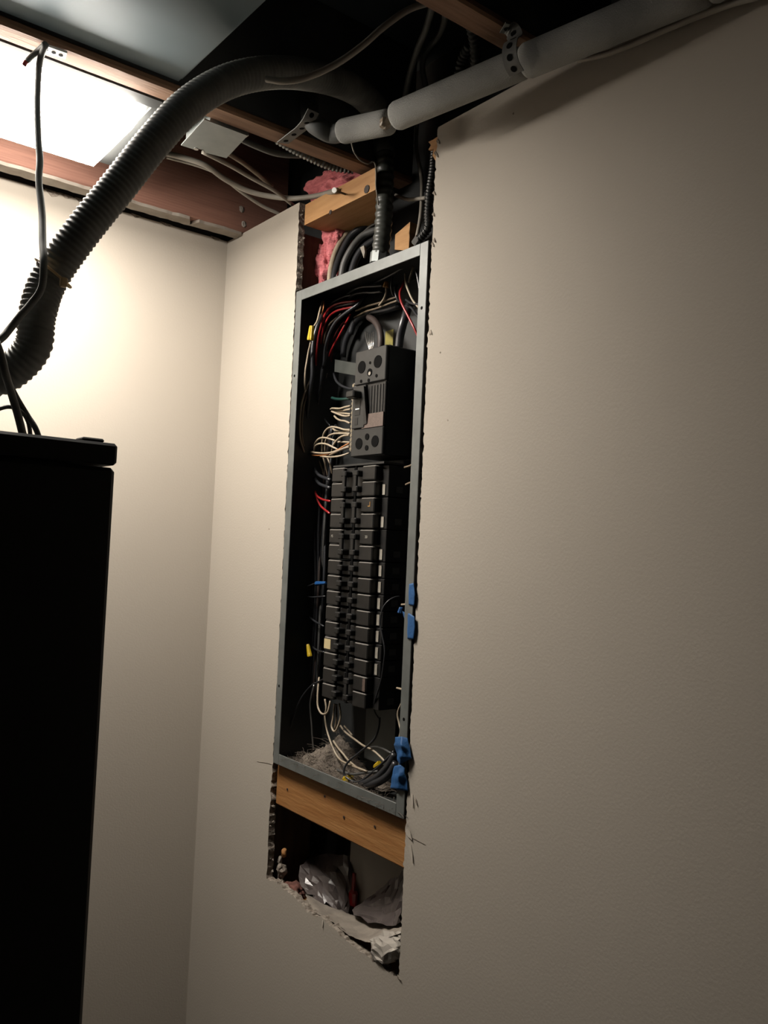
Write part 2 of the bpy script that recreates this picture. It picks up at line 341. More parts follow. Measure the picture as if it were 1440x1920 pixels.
dt = thing('glare_duct', 'slate-grey box between the joists beyond the light, partly standing in for lens glare', 'glare_duct', (-1.6, -.67, 2.228))  # box added here; its grey partly stands in for lens glare
obj('sheet_body', bx(-2.9, -.330, -.850, -.4865, 2.212, 2.43, .005, 2), 'glare_duct', dt, True)
for x in (-.9, -1.7): obj('seam_flange', bx(x, x+.02, -.853, -.4865, 2.211, 2.43), 'glare_duct', dt)

# ================================================================== PIPES, CONDUITS AND CABLES OVERHEAD
def wire(name, label, cat, pts, r, m, group=None, sides=8, n=5, corr=None):
    return tag(obj(name, tube(nb(), pts, r, sides, n, corr), m, None, True), label, cat, group)
# big black corrugated hose
hp = [atd(-70, 705, 1.0), atd(-20, 712, 1.0), atd(25, 693, 1.0), atd(62, 650, 1.0), atd(70, 590, 1.0), atd(92, 525, 1.01), atd(150, 440, 1.015), atd(220, 352, 1.03), atd(290, 264, 1.05), atd(350, 200, 1.075), atd(415, 158, 1.105), atd(480, 139, 1.14), atd(550, 137, 1.19), atd(620, 150, 1.26), atd(670, 172, 1.32), atd(706, 205, 1.36)]
tag(obj('corrugated_hose', tube(nb(), hp,   .0205, 20, 10, (.0066, .0009, 1)), 'rubber', None, True), 'thick black corrugated hose curving from the rack up to the joists', 'hose')
# tan tie around it
c = atd(100, 512, 1.005); ax = (hp[6]-hp[4]).normalized(); u1 = ax.orthogonal().normalized(); v1 = ax.cross(u1)
ct = thing('cable_tie', 'tan tie strapping the thin black cable to the hose', 'tie', tuple(c))
bm = nb(); tube(bm, [c + (u1*math.cos(t)+v1*math.sin(t))*.0235 + ax*.006*math.sin(t) for t in [2*PI*i/24 for i in range(25)]], .0018, 6, 1, raw=True); obj('band', bm, 'tie', ct)
p = atd(119, 529, .985); obj('clasp', bx(p.x-.004, p.x+.004, p.y-.004, p.y+.003, p.z-.006, p.z+.005, .0012), 'tie', ct)
cb = thing('hanging_cable', 'thin black cable hanging from the joist to the hose', 'cable', tuple(onZ(80, 85, 2.19)))
hc = [onZ(86, 82, 2.193), atd(74, 118, 1.105), atd(70, 190, 1.08), atd(72, 260, 1.06), atd(75, 300, 1.05), atd(73, 340, 1.04), atd(79, 400, 1.02), atd(80, 450, .995), atd(82, 495, .972), atd(78, 540, .97), atd(58, 570, .97), atd(40, 590, .965), atd(20, 615, .96), atd(2, 635, .95), atd(-30, 655, .94)]
obj('jacket', tube(nb(), hc, .0042, 9, 6), 'rubber', cb, True)
q = [onZ(86, 82, 2.193), atd(70, 96, 1.10), atd(50, 115, 1.10)]; obj('tail', tube(nb(), q, .0035, 8, 5), 'rubber', cb, True)
obj('tail_tip', tube(nb(), [q[-1], atd(44, 123, 1.10)], .0030, 8, 2), 'wred', cb, True)

# insulated pipe level under the joists, angled to the wall
ip = thing('insulated_pipe', 'grey foam sleeved pipe running along the top of the wall', 'pipe', tuple(onZ(970, 110, 2.165)))
A = onZ(741, 219, 2.165); B = onZ(1330, -28, 2.165); dr = (B-A).normalized()
def sleeve(A, B, r):
    d = (B-A).normalized(); L = (B-A).length
    pts = [A, A+d*.002, A+d*.006] + [A+d*(.006+(L-.012)*i/10) for i in range(1, 10)] + [B-d*.006, B-d*.002, B]
    k = len(pts); rr = [r*.78, r*.93, r]+[r]*(k-6)+[r, r*.93, r*.78]
    bm = nb(); rings = []
    up = d.orthogonal().normalized(); bi = d.cross(up)
    for p, q in zip(pts, rr): rings.append([bm.verts.new(p+(up*math.cos(2*PI*i/24)+bi*math.sin(2*PI*i/24))*q) for i in range(24)])
    for a, b in zip(rings, rings[1:]):
        for i in range(24): bm.faces.new((a[i], a[(i+1) % 24], b[(i+1) % 24], b[i]))
    bm.faces.new(rings[0][::-1]); bm.faces.new(rings[-1]); return bm
S1 = onZ(985, 116, 2.165); B3 = Vector((B.x, -2.88, 2.165))
obj('foam_sleeve', sleeve(A, S1, .0192), 'foam', ip, True); obj('foam_sleeve', sleeve(S1-dr*.001, B, .0205), 'foam', ip, True); obj('foam_sleeve', sleeve(B, B3, .0205), 'foam', ip, True)
A2 = atd(733, 228, 1.21); B2 = atd(640, 247, 1.27); obj('foam_sleeve', sleeve(B2, A2, .0178), 'foam', ip, True)
b = nb(); bmesh.ops.create_icosphere(b, subdivisions=2, radius=.008, matrix=Matrix.Translation(atd(722, 232, 1.185)))
for v in b.verts: v.co += Vector((R.gauss(0, .0012), R.gauss(0, .0012), R.gauss(0, .0012)))
obj('joint_glue', b, 'wdirty', ip)
el = [B2+(A2-B2)*.1, B2, atd(622, 250, 1.28), atd(600, 240, 1.275), atd(585, 226, 1.285), atd(580, 200, 1.32), atd(584, 160, 1.38)]
obj('bare_pipe', tube(nb(), el, .0145, 14, 6), 'pipe', ip, True)
# perforated straps
def perf_strap(label, pts, wv, wd, nh, outv):
    t = thing('pipe_strap', label, 'strap', tuple(pts[0]), 'perforated pipe straps'); obj('band', strip(nb(), pts, wv, wd, .0012), 'strap', t)
    path = smoothpath(pts, 12); o_ = Vector(outv).normalized()
    for k in range(nh):
        i = int((k+.5)/nh*(len(path)-1)); b = nb(); p = path[i]; t_ = (path[i+1]-path[i-1]).normalized(); nn = t_.cross(Vector(wv)).normalized()
        if nn.dot(CAM-p) < 0: nn = -nn
        disc(b, p+nn*.0004, nn, wd*.2, .0006, 10); obj('hole', b, 'hole', t)
    return t
c = onZ(975, 108, 2.165)
ring = lambda a: c + Vector((0, 0, 1))*math.cos(a)*.0222 + dr.cross(Vector((0, 0, 1))).normalized()*math.sin(a)*.0222
lat = dr.cross(Vector((0, 0, 1))).normalized()
if lat.x > 0: latr = -lat
else: latr = lat
ringp = lambda a: c + Vector((0, 0, 1))*math.cos(a)*.0225 + latr*math.sin(a)*.0225
perf_strap('perforated metal strap looped under the grey foam pipe', [onZ(942, 52, 2.197), onZ(958, 56, 2.196), ringp(.55), ringp(1.1), ringp(1.7), ringp(2.3), ringp(2.9)], dr, .020, 6, latr)
perf_strap('perforated metal strap under the joist beside the steel flex conduit', [onZ(530, 268, 2.197), onZ(548, 254, 2.197), onZ(566, 240, 2.199), atd(578, 226, 1.26), atd(588, 208, 1.25)], (1, -.1, .2), .020, 5, (0, -1, 0))
# liquid-tight conduit into the panel top
lc = thing('conduit', 'dark grey ribbed conduit standing on the panel top', 'conduit', tuple(onX(712, 486, .03)))
cp = [onX(719, 262, .03), onX(722, 300, .03), onX(722, 350, .03), onX(720, 400, .03), onX(717, 440, .03), onX(713, 478, .03)]
obj('hose', tube(nb(), cp, .0143, 18, 8, (.0128, .0009)), 'lt', lc, True)
obj('coupling', tube(nb(), [onX(718, 255, .03), onX(721, 290, .03)], .0185, 18, 2), 'lt', lc, True)
obj('locknut', tube(nb(), [onX(713, 474, .03), onX(711, 494, .03)], .0162, 8, 1), 'galv', lc)
# right hand black flex and the small cables beside it
fc = thing('flex_conduit', 'thin black ribbed conduit along the near edge of the hole', 'conduit', tuple(onX(783, 452, .03)))
fp = [onX(815, 285, .04), onX(812, 320, .035), onX(806, 360, .03), onX(803, 400, .03), onX(803, 425, .03), onX(794, 440, .03), onX(786, 449, .03)]
obj('hose', tube(nb(), fp, .0064, 12, 8, (.0052, .0008, 1)), 'flexdk', fc, True)
obj('connector', tube(nb(), [onX(787, 446, .03), onX(779, 458, .03)], .0075, 8, 1), 'alu', fc)
wire('grey_cable', 'pale grey cable dropping beside the black ribbed conduit', 'cable', [onX(786, 200, .10), onX(780, 270, .09), onX(790, 330, .08), onX(791, 370, .07), onX(788, 410, .06), onX(781, 448, .05)], .0032, 'nm')
wire('grey_cable', 'short pale cable lying across behind the ribbed conduits', 'cable', [onX(742, 366, .10), onX(765, 374, .09), onX(798, 371, .05)], .0032, 'nm')
wire('thin_wire', 'thin pale wire looping down from the foam pipe end', 'wire', [atd(659, 268, 1.30), atd(664, 285, 1.31), atd(675, 300, 1.33), atd(690, 307, 1.34), atd(702, 304, 1.35), atd(705, 325, 1.36), atd(705, 350, 1.37), atd(710, 385, 1.38)], .0012, 'nm', sides=6)
# flexible metal conduit in the bay
wire('steel_flex_conduit', 'silver ribbed flex conduit under the joist beside pink insulation', 'conduit', [onZ(520, 262, 2.235), onZ(555, 282, 2.23), onZ(590, 299, 2.225), onZ(625, 313, 2.222), onZ(662, 318, 2.222)], .0068, 'flex', None, 12, 8, (.0068, .0011))
for i, (pp, lb) in enumerate((([(882, 40, 1.18), (889, 75, 1.2), (892, 110, 1.22), (890, 140, 1.24)], 'dark ribbed flex conduit behind the foam pipe, nearer the joist'), ([(880, 85, 1.25), (868, 110, 1.27), (862, 135, 1.28), (858, 165, 1.29)], 'dark ribbed flex conduit behind the foam pipe, farther from the joist'))):
    wire('dark_flex_conduit', lb, 'conduit', [atd(*q) for q in pp], .0075, 'pipe', 'dark flex conduits behind the foam pipe', 12, 8, (.0068, .001))
# loose cables overhead
wire('white_cable', 'long cream cable sweeping from the hose to the upper joist', 'cable', [atd(500, 148, 1.09), atd(532, 152, 1.08), atd(575, 145, 1.08), atd(630, 120, 1.08), atd(680, 85, 1.08), atd(720, 50, 1.08), atd(770, 16, 1.08), atd(825, 0, 1.08)], .0042, 'nm', None, 10)
wire('grey_cable', 'dim grey cable hanging beside the upper joist, left one', 'cable', [atd(812, 5, 1.15), atd(800, 50, 1.2), atd(782, 95, 1.26), atd(768, 140, 1.32), atd(758, 190, 1.36)], .0048, 'nmdk')
wire('grey_cable', 'dim grey cable hanging beside the upper joist, right one', 'cable', [atd(832, 5, 1.15), atd(834, 35, 1.2), atd(822, 68, 1.26), atd(800, 95, 1.32), atd(792, 125, 1.36), atd(800, 170, 1.4)], .0045, 'nmdk')
wire('white_cable', 'pale cable squeezed between the foam pipe and the wall', 'cable', [onX(1085, 112, -.02), onX(1130, 103, -.02), onX(1180, 85, -.02), onX(1240, 59, -.02), onX(1300, 34, -.02), onX(1375, 6, -.02), Vector((-.012, -1.24, 2.132)), Vector((-.008, -1.5, 2.128)), Vector((-.008, -2.85, 2.128))], .0036, 'nm', None, 10)
bayc = [('thick cream cable in the bay ending at the nail', [onZ(300, 285, 2.235), onZ(345, 296, 2.23), onZ(385, 310, 2.225), onZ(420, 335, 2.222), onZ(460, 356, 2.218), onZ(500, 367, 2.214), onZ(550, 372, 2.21), onZ(595, 367, 2.206), onX(632, 357, -.004)], .0048, 'nm'),
 ('thin cream cable in the bay ending at the wall top beside the corner', [onZ(312, 294, 2.24), onZ(370, 310, 2.235), onZ(410, 327, 2.23), onZ(450, 358, 2.222), onZ(490, 385, 2.214), onZ(526, 402, 2.206)], .0034, 'nm'),
 ('cream cable leaving the junction box toward the hole corner', [onZ(380, 285, 2.215), onZ(430, 310, 2.218), onZ(470, 333, 2.218), onZ(515, 358, 2.212), onZ(550, 385, 2.206)], .0036, 'nm'),
 ('dim tan cable leaving the junction box behind the others', [onZ(425, 286, 2.235), onZ(455, 305, 2.24), onZ(485, 328, 2.24), onZ(510, 350, 2.235)], .0042, 'wdirty'),
 ('dark grey cable sagging across the bay under the joist', [onZ(440, 255, 2.23), onZ(480, 274, 2.23), onZ(520, 288, 2.232), onZ(565, 291, 2.24), onZ(600, 287, 2.26)], .0052, 'nmdk')]
for lb, pts, r, m in bayc: wire('bay_cable', lb, 'cable', pts, r, m, 'cables in the joist bay', 9, 6)

# pink fibreglass
def fluff(name, label, c, rad, seed, sub=5, amp=.35, m='pink'):
    bm = nb(); bmesh.ops.create_icosphere(bm, subdivisions=sub, radius=1)
    for v in bm.verts:
        n_ = v.co.normalized(); d = noise.fractal(n_*1.6+Vector((seed, 0, 0)), 1, 2, 5)*amp + abs(noise.noise(n_*6+Vector((0, seed, 0))))*.12 + noise.noise(Vector((n_.x*9, n_.y*9, n_.z*30+seed)))*.05
        v.co = Vector(c) + Vector((n_.x*rad[0], n_.y*rad[1], n_.z*rad[2]))*(1+d)
    return tag(obj(name, bm, m, None, True), label, 'insulation', 'pink insulation tufts')
c = onX(628, 345, .05); fluff('insulation', 'dark pink insulation showing above the top plate', (c.x+.02, c.y, 2.235), (.045, .085, .032), 3)
c = onX(632, 440, .075); fluff('insulation', 'bright pink insulation tuft hanging under the top plate', (c.x, c.y, c.z), (.026, .028, .045), 9)
c = onX(614, 505, .070); fluff('insulation', 'pink insulation tuft behind the corner end of the panel top', (c.x, c.y, c.z), (.022, .022, .050), 14)
# cables dropping into the panel top
def top_cable(label, pts, r, m, nm='feeder_cable'): wire(nm, label, 'cable', pts, r, m, 'cables entering the panel top', 10, 6)
top_cable('cream cable bending into the panel top beside pink insulation', [onX(672, 415, .09), onX(648, 440, .075), onX(630, 470, .06), onX(620, 505, .05), onX(617, 535, .045)], .0050, 'wwhite')
top_cable('black cable between the cream and grey cables at the panel top', [onX(690, 420, .09), onX(660, 440, .075), onX(640, 475, .062), onX(628, 510, .05), onX(625, 535, .045)], .0062, 'wblack')
top_cable('dark red cable glimpsed between black and grey cables', [onX(655, 460, .075), onX(640, 490, .065), onX(632, 520, .05)], .0030, 'wdkred')
top_cable('thick grey cable arching into the panel top', [onX(706, 431, .08), onX(680, 442, .066), onX(660, 465, .054), onX(645, 495, .046), onX(639, 530, .042)], .0062, 'wgrey')
top_cable('thick black cable arching inside the grey one', [onX(712, 445, .085), onX(685, 462, .07), onX(668, 485, .06), onX(655, 525, .05)], .0066, 'wblack')
top_cable('thin grey cable curving over the thick grey cable', [onX(710, 417, .085), onX(695, 424, .085), onX(682, 436, .085)], .0025, 'wgrey')
b = nb(); prism(b, [onX(*p, .055) for p in ((675, 464), (682, 460), (684, 472), (682, 484))], (.004, 0, 0)); tag(obj('cable_clip', b, 'nm'), 'small tan clip between the arched cables and the ribbed conduit', 'clip')

# ================================================================== ELECTRICAL PANEL
PY0, PY1, PZ0, PZ1 = -.6555, -.2895, 1.184, 2.030     # near side, corner side, bottom, top
XF, XB = -.003, .098
ep = thing('electrical_panel', 'open grey steel electrical panel set in the wall hole', 'electrical panel', (.05, (PY0+PY1)/2, PZ0))
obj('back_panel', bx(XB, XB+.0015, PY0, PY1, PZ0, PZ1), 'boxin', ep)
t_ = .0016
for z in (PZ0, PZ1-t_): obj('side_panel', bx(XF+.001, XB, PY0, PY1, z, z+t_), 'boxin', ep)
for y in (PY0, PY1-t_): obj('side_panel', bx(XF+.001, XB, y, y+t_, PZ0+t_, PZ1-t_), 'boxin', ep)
FWD = .0185
rims = []
for (y0, y1, z0, z1) in ((PY0+FWD, PY1-FWD, PZ1-FWD, PZ1), (PY0+FWD, PY1-FWD, PZ0, PZ0+FWD), (PY0, PY0+FWD, PZ0, PZ1), (PY1-FWD, PY1, PZ0, PZ1)):
    rims.append(obj('rim', bx(XF, XF+.0018, y0, y1, z0, z1, .0006), 'rimsteel', ep))
for y, z in ((PY1-.008, 1.875), (PY0+.009, 1.93), (PY1-.008, 1.32), (PY0+.009, 1.325)):
    b = nb(); disc(b, (XF+.0004, y, z), (-1, 0, 0), .0026, .0006, 10); obj('screw_hole', b, 'hole', ep)
for px, py in ((608, 528), (630, 515), (635, 512), (695, 488), (731, 472), (747, 468), (757, 467)):
    p = onX(px, py, .03); b = nb(); bmesh.ops.create_icosphere(b, subdivisions=2, radius=.004, matrix=Matrix.Translation((.03, p.y, PZ1+.003))); obj('locknut', b, 'alu', ep)
obj('backplate', bx(.088, .0915, -.648, -.565, 1.86, 1.975), 'plate', ep)
b = nb(); box(b, .085, .0875, -.520, -.440, 1.215, 1.36); o = obj('rail_plate', b, 'plate', ep)
p = onX(729, 628, .086); obj('yellow_tag', bx(.0862, .0872, p.y-.012, p.y+.010, p.z-.022, p.z+.008), 'olive', ep)

# ---- main breaker
MX = .028
def PXZ(px, py, X=MX): return onX(px, py, X)
my0, my1 = -.526, -.438; mzb, mzt = 1.722, 1.902
mk = thing('main_breaker', 'large black main breaker in the upper part of the panel', 'breaker', (.06, (my0+my1)/2, mzb))
obj('body', bx(MX+.0045, .094, my0, my1, mzb, mzt, .002), 'brk', mk)
bpl = obj('bottom_plate', bx(MX, MX+.006, my0+.001, my1-.001, mzb+.001, mzb+.046, .0012), 'main', mk)
tpl = obj('top_plate', bx(MX, MX+.006, my0+.001, my1-.003, mzt-.058, mzt-.001, .0012), 'main', mk)
hpn = obj('handle_panel', bx(MX-.001, MX+.006, my1-.036, my1-.001, mzb+.048, mzt-.060, .001), 'main', mk)
rpn = obj('ribbed_panel', bx(MX+.002, MX+.006, my0+.001, my1-.038, mzb+.048, mzt-.060, .001), 'brkface', mk)
for k in range(5): obj('rib', bx(MX+.0008, MX+.0025, my0+.006+k*.0078, my0+.0085+k*.0078, mzb+.052, mzt-.064), 'main', rpn)
bm = nb(); prism(bm, [(MX-.0012, my1-.034, mzb+.052), (MX-.0012, my1-.044, mzb+.054), (MX-.006, my1-.045, mzb+.08), (MX-.006, my1-.038, mzt-.064), (MX-.0012, my1-.034, mzt-.063)], (.004, 0, 0)); obj('handle_guard', bm, 'brk', mk)
h = obj('handle', bx(MX-.018, MX, my1-.026, my1-.004, mzt-.082, mzt-.070, .002), 'brk', hpn)
obj('handle_slot', bx(MX-.0016, MX, my1-.024, my1-.009, mzb+.070, mzt-.086), 'brk', hpn)
obj('position_mark', bx(MX-.0024, MX-.0012, my1-.023, my1-.012, mzb+.0795, mzb+.0815), 'white', hpn)
obj('inset_square', bx(MX-.0016, MX, my1-.019, my1-.010, mzb+.054, mzb+.066), 'brk', hpn)
obj('rating_sticker', bx(MX+.0002, MX+.003, my0+.002, my1-.028, mzb+.047, mzb+.070), 'pinklabel', mk)
for dy, dz, r_, nm in ((.020, .023, .0095, 'lug_socket'), (.064, .022, .0095, 'lug_socket'), (.042, .032, .0055, 'lug_socket'), (.042, .0135, .0045, 'lug_socket'), (.022, .154, .0105, 'lug_socket'), (.066, .151, .0105, 'lug_socket'), (.043, .139, .0065, 'lug_socket'), (.043, .155, .0025, 'pin_hole'), (.045, .126, .003, 'pin_hole'), (.066, .127, .0028, 'pin_hole'), (.024, .131, .0028, 'pin_hole')):
    b = nb(); disc(b, (MX-.0002, my0+dy, mzb+dz), (-1, 0, 0), r_, .0006, 16); obj(nm, b, 'hole', tpl if dz > .1 else bpl)
b = nb(); disc(b, (MX-.0008, my0+.042, mzb+.137), (-1, 0, 0), .0032, .0008, 10); obj('screw', b, 'alu', tpl)
# ---- neutral bar
nbz0, nbz1 = 1.735, 1.855; NX = .046; nby = -.4155
nt_ = thing('terminal_bar', 'terminal bar with brass screws beside the main breaker', 'terminal bar', (NX, nby, nbz0))
obj('bar', bx(NX, NX+.012, nby-.004, nby+.005, nbz0, nbz1, .001), 'alu', nt_)
for k in range(15):
    z = nbz0+.005+k*(nbz1-nbz0-.010)/14; b = nb(); disc(b, (NX, nby+.0005, z), (-1, 0, 0), .0031, .002, 8); obj('screw', b, 'screw', nt_)
# bonding plate
b = nb(); prism(b, [onX(*p, .055) for p in ((628, 674), (668, 681), (666, 704), (627, 697))], (.003, 0, 0)); bp = tag(obj('metal_plate', b, 'dkplate'), 'small grey metal plate to the side of the main breaker', 'plate')

# ---- circuit breakers
BX, BC = .020, -.4595; P_ = .02607; ZT = 1.706
def brk_mesh(sign, poles):
    """local frame: x into the wall, y outward from the centre line times sign, z down from 0"""
    H = P_*poles; parts = {}
    def b_(x0, x1, a, c, z0, z1, bev=.0008): return bx(x0, x1, min(a*sign, c*sign), max(a*sign, c*sign), z0, z1, bev)
    bm = nb(); 
    for (x0, x1, a, c, z0, z1) in ((.014, .058, .003, .079, -H+.0006, -.0006),): box(bm, x0, x1, min(a*sign, c*sign), max(a*sign, c*sign), z0, z1, .0008)
    parts['body'] = (bm, 'brk')
    bm = nb()
    for k in range(poles): box(bm, 0, .016, min(.026*sign, .0615*sign), max(.026*sign, .0615*sign), -P_*(k+1)+.0012, -P_*k-.0012, .0016)
    parts['face'] = (bm, 'brkface')
    bm = nb(); box(bm, .006, .016, min(.004*sign, .027*sign), max(.004*sign, .027*sign), -H+.002, -.002, .0008)
    parts['handle_well'] = (bm, 'brk')
    bm = nb()
    for k in range(poles): box(bm, -.008, .010, min(.010*sign, .024*sign), max(.010*sign, .024*sign), -P_*(k+.5)-.0048, -P_*(k+.5)+.0048, .0016)
    if poles == 2: box(bm, -.0075, -.003, min(.012*sign, .020*sign), max(.012*sign, .020*sign), -P_*1.5, -P_*.5, .001)
    parts['handle'] = (bm, 'brk')
    bm = nb(); box(bm, .0125, .0145, min(.0655*sign, .0725*sign), max(.0655*sign, .0725*sign), -H+.0035, -H+P_-.0055)
    parts['label_strip'] = (bm, 'label')
    bm = nb(); box(bm, .030, .044, min(.0785*sign, .0795*sign), max(.0785*sign, .0795*sign), -H+.008, -H+.018)
    parts['terminal'] = (bm, 'term')
    out = {}
    for k, (bm, m) in parts.items():
        me = D.meshes.new(k); bmesh.ops.recalc_face_normals(bm, faces=bm.faces); bm.to_mesh(me); bm.free(); me.materials.append(M[m]); out[k] = me
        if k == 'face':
            me.materials.append(M['lit_bevel'])  # upward bevels paler: lamp highlight put into the face colour
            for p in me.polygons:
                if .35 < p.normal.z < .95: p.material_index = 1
    return out
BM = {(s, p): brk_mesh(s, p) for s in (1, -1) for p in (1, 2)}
ORD = ['topmost', 'second', 'third', 'fourth', 'fifth', 'sixth', 'seventh', 'eighth', 'ninth', 'tenth', 'eleventh', 'twelfth', 'thirteenth']
def column(sign, seq, side):
    k = 0
    for i, poles in enumerate(seq):
        last = i == len(seq)-1
        pos = 'lowest' if last else ORD[i] + ('' if i == 0 else ' from the top')
        lb = f'{"double" if poles == 2 else "single"} black circuit breaker, {pos} in the {side} column'
        t = thing('circuit_breaker', lb, 'breaker', (BX, BC, ZT-P_*k), 'circuit breakers in two columns')
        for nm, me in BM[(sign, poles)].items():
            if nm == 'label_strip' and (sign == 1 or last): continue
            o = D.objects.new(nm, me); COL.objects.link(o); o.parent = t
        k += poles; yield t
LC = list(column(1, [2, 2, 2, 1, 1, 1, 1, 1, 1, 1, 1, 1], 'left'))
RC = list(column(-1, [2, 2, 2, 1, 1, 1, 1, 1, 1, 1, 2], 'right'))
obj('bus_frame', bx(BX+.059, XB, BC-.06, BC+.06, ZT-15*P_-.004, ZT+.012), 'boxin', ep)
obj('centre_strip', bx(BX+.006, BX+.05, BC-.0022, BC+.0022, ZT-15*P_, ZT+.004), 'hole', ep)
obj('top_bracket', bx(BX+.004, BX+.05, BC-.078, BC+.064, ZT+.001, ZT+.004), 'main', ep)
def sticker(t, y0, y1, z0, z1, m, nm='sticker', x=-.0006):
    b = nb(); box(b, x, x+.0012, y0, y1, z0, z1); me = D.meshes.new(nm); b.to_mesh(me); b.free(); me.materials.append(M[m]); o = D.objects.new(nm, me); COL.objects.link(o); o.parent = t; return o
sticker(LC[8], .041, .060, -.021, -.0045, 'tape', 'cream_tape')
sticker(RC[10], -.060, -.053, -.024, -.004, 'pinklabel', 'worn_sticker')
sticker(RC[1], -.052, -.0505, -.016, -.008, 'tan', 'yellow_mark'); sticker(RC[1], -.0505, -.046, -.016, -.0145, 'tan', 'yellow_mark')
def digits(t, s, y, z):
    cu = D.curves.new('print', 'FONT'); cu.body = s; cu.size = .0065; cu.align_x = 'CENTER'; cu.align_y = 'CENTER'; cu.extrude = .0001
    o = D.objects.new('tmp', cu); COL.objects.link(o); dg = bpy.context.evaluated_depsgraph_get(); me = D.meshes.new_from_object(o.evaluated_get(dg)); D.objects.remove(o)
    me.materials.clear(); me.materials.append(M['mark']); o = D.objects.new('rating_number', me); COL.objects.link(o); o.parent = t
    o.location = (-.0004, y, z); o.rotation_euler = (PI/2, 0, -PI/2)
digits(LC[2], '15', .052, -.013); digits(RC[2], '20', -.045, -.013)

# ================================================================== WIRES IN THE PANEL
def pw(name, label, pts, r, m, X=.05, group=None, cat='wire', n=5, sides=7):
    q = [onX(p[0], p[1], p[2] if len(p) > 2 else X) for p in pts]
    return wire(name, label, cat, q, r, m, group, sides, n)
A_ = (560, 470, 5.76); B_ = (540, 660, 8.725); C_ = (520, 840, 4.8); D_ = (500, 1100, 4.5); F_ = (540, 1280, 6.0)
def ca(f, *pts): return cr(*f, pts)
g = 'red wires in the panel'
pw('red_wire', 'outermost red wire arching from the panel top down the corner side', ca(A_, (690, 520, .065), (610, 545, .05), (480, 560, .045), (360, 600, .04), (290, 680, .04), (250, 790, .04), (215, 920, .04), (195, 1080, .04), (188, 1210, .045)) + ca(B_, (455, 300, .05), (450, 600, .055), (450, 900, .06), (458, 1010, .065)), .0020, 'wred', group=g)
pw('red_wire', 'second red wire arching just inside the outermost one', ca(A_, (640, 590, .06), (580, 610, .05), (440, 640, .045), (350, 690, .045), (290, 780, .045), (260, 880, .05), (240, 1000, .055), (230, 1130, .06)), .0020, 'wred', group=g)
pw('red_wire', 'short bright red wire slanting in the middle of the arched bundle', ca(A_, (560, 690, .07), (500, 800, .055), (430, 930, .055), (360, 1060, .06), (330, 1140, .065)), .0019, 'wred', group=g)
pw('red_wire', 'dark red wire behind the arched bundle', ca(A_, (540, 720, .08), (450, 820, .078), (390, 930, .076), (370, 1060, .078), (350, 1200, .08)), .0019, 'wdkred', group=g)
pw('red_wire', 'red wire hanging at the near top corner of the panel', ca(A_, (1140, 320, .06), (1120, 390, .05), (1092, 460, .045), (1110, 560, .04), (1180, 700, .04), (1240, 820, .04), (1305, 960, .045)), .0020, 'wred', group=g)
pw('red_wire', 'upper red wire curving into the second left double breaker', ca(C_, (318, 250, .075), (325, 330, .065), (350, 420, .055), (400, 460, .05), (478, 480, .045)), .0020, 'wred', group=g)
pw('red_wire', 'lower red wire curving into the second left double breaker', ca(C_, (335, 330, .07), (350, 430, .06), (390, 520, .055), (472, 590, .045)), .0020, 'wred', group=g)
pw('red_wire', 'dark red wire running down the corner side at mid height', ca(C_, (262, 200, .08), (255, 330, .08), (242, 480, .082), (238, 700, .085), (240, 1000, .085), (262, 1200, .085)), .0017, 'wdkred', group=g)
pw('red_wire', 'dark red wire low on the corner side above the yellow connector', ca(D_, (372, 60, .08), (368, 250, .075), (365, 350, .072), (350, 480, .075)), .0019, 'wdkred', group=g)
pw('red_wire', 'dark red wire at the panel bottom behind the cream loops', ca(F_, (300, 60, .085), (285, 180, .085), (300, 330, .085), (290, 480, .085)), .0050, 'wdkred', group=g)
g = 'black wires in the panel'
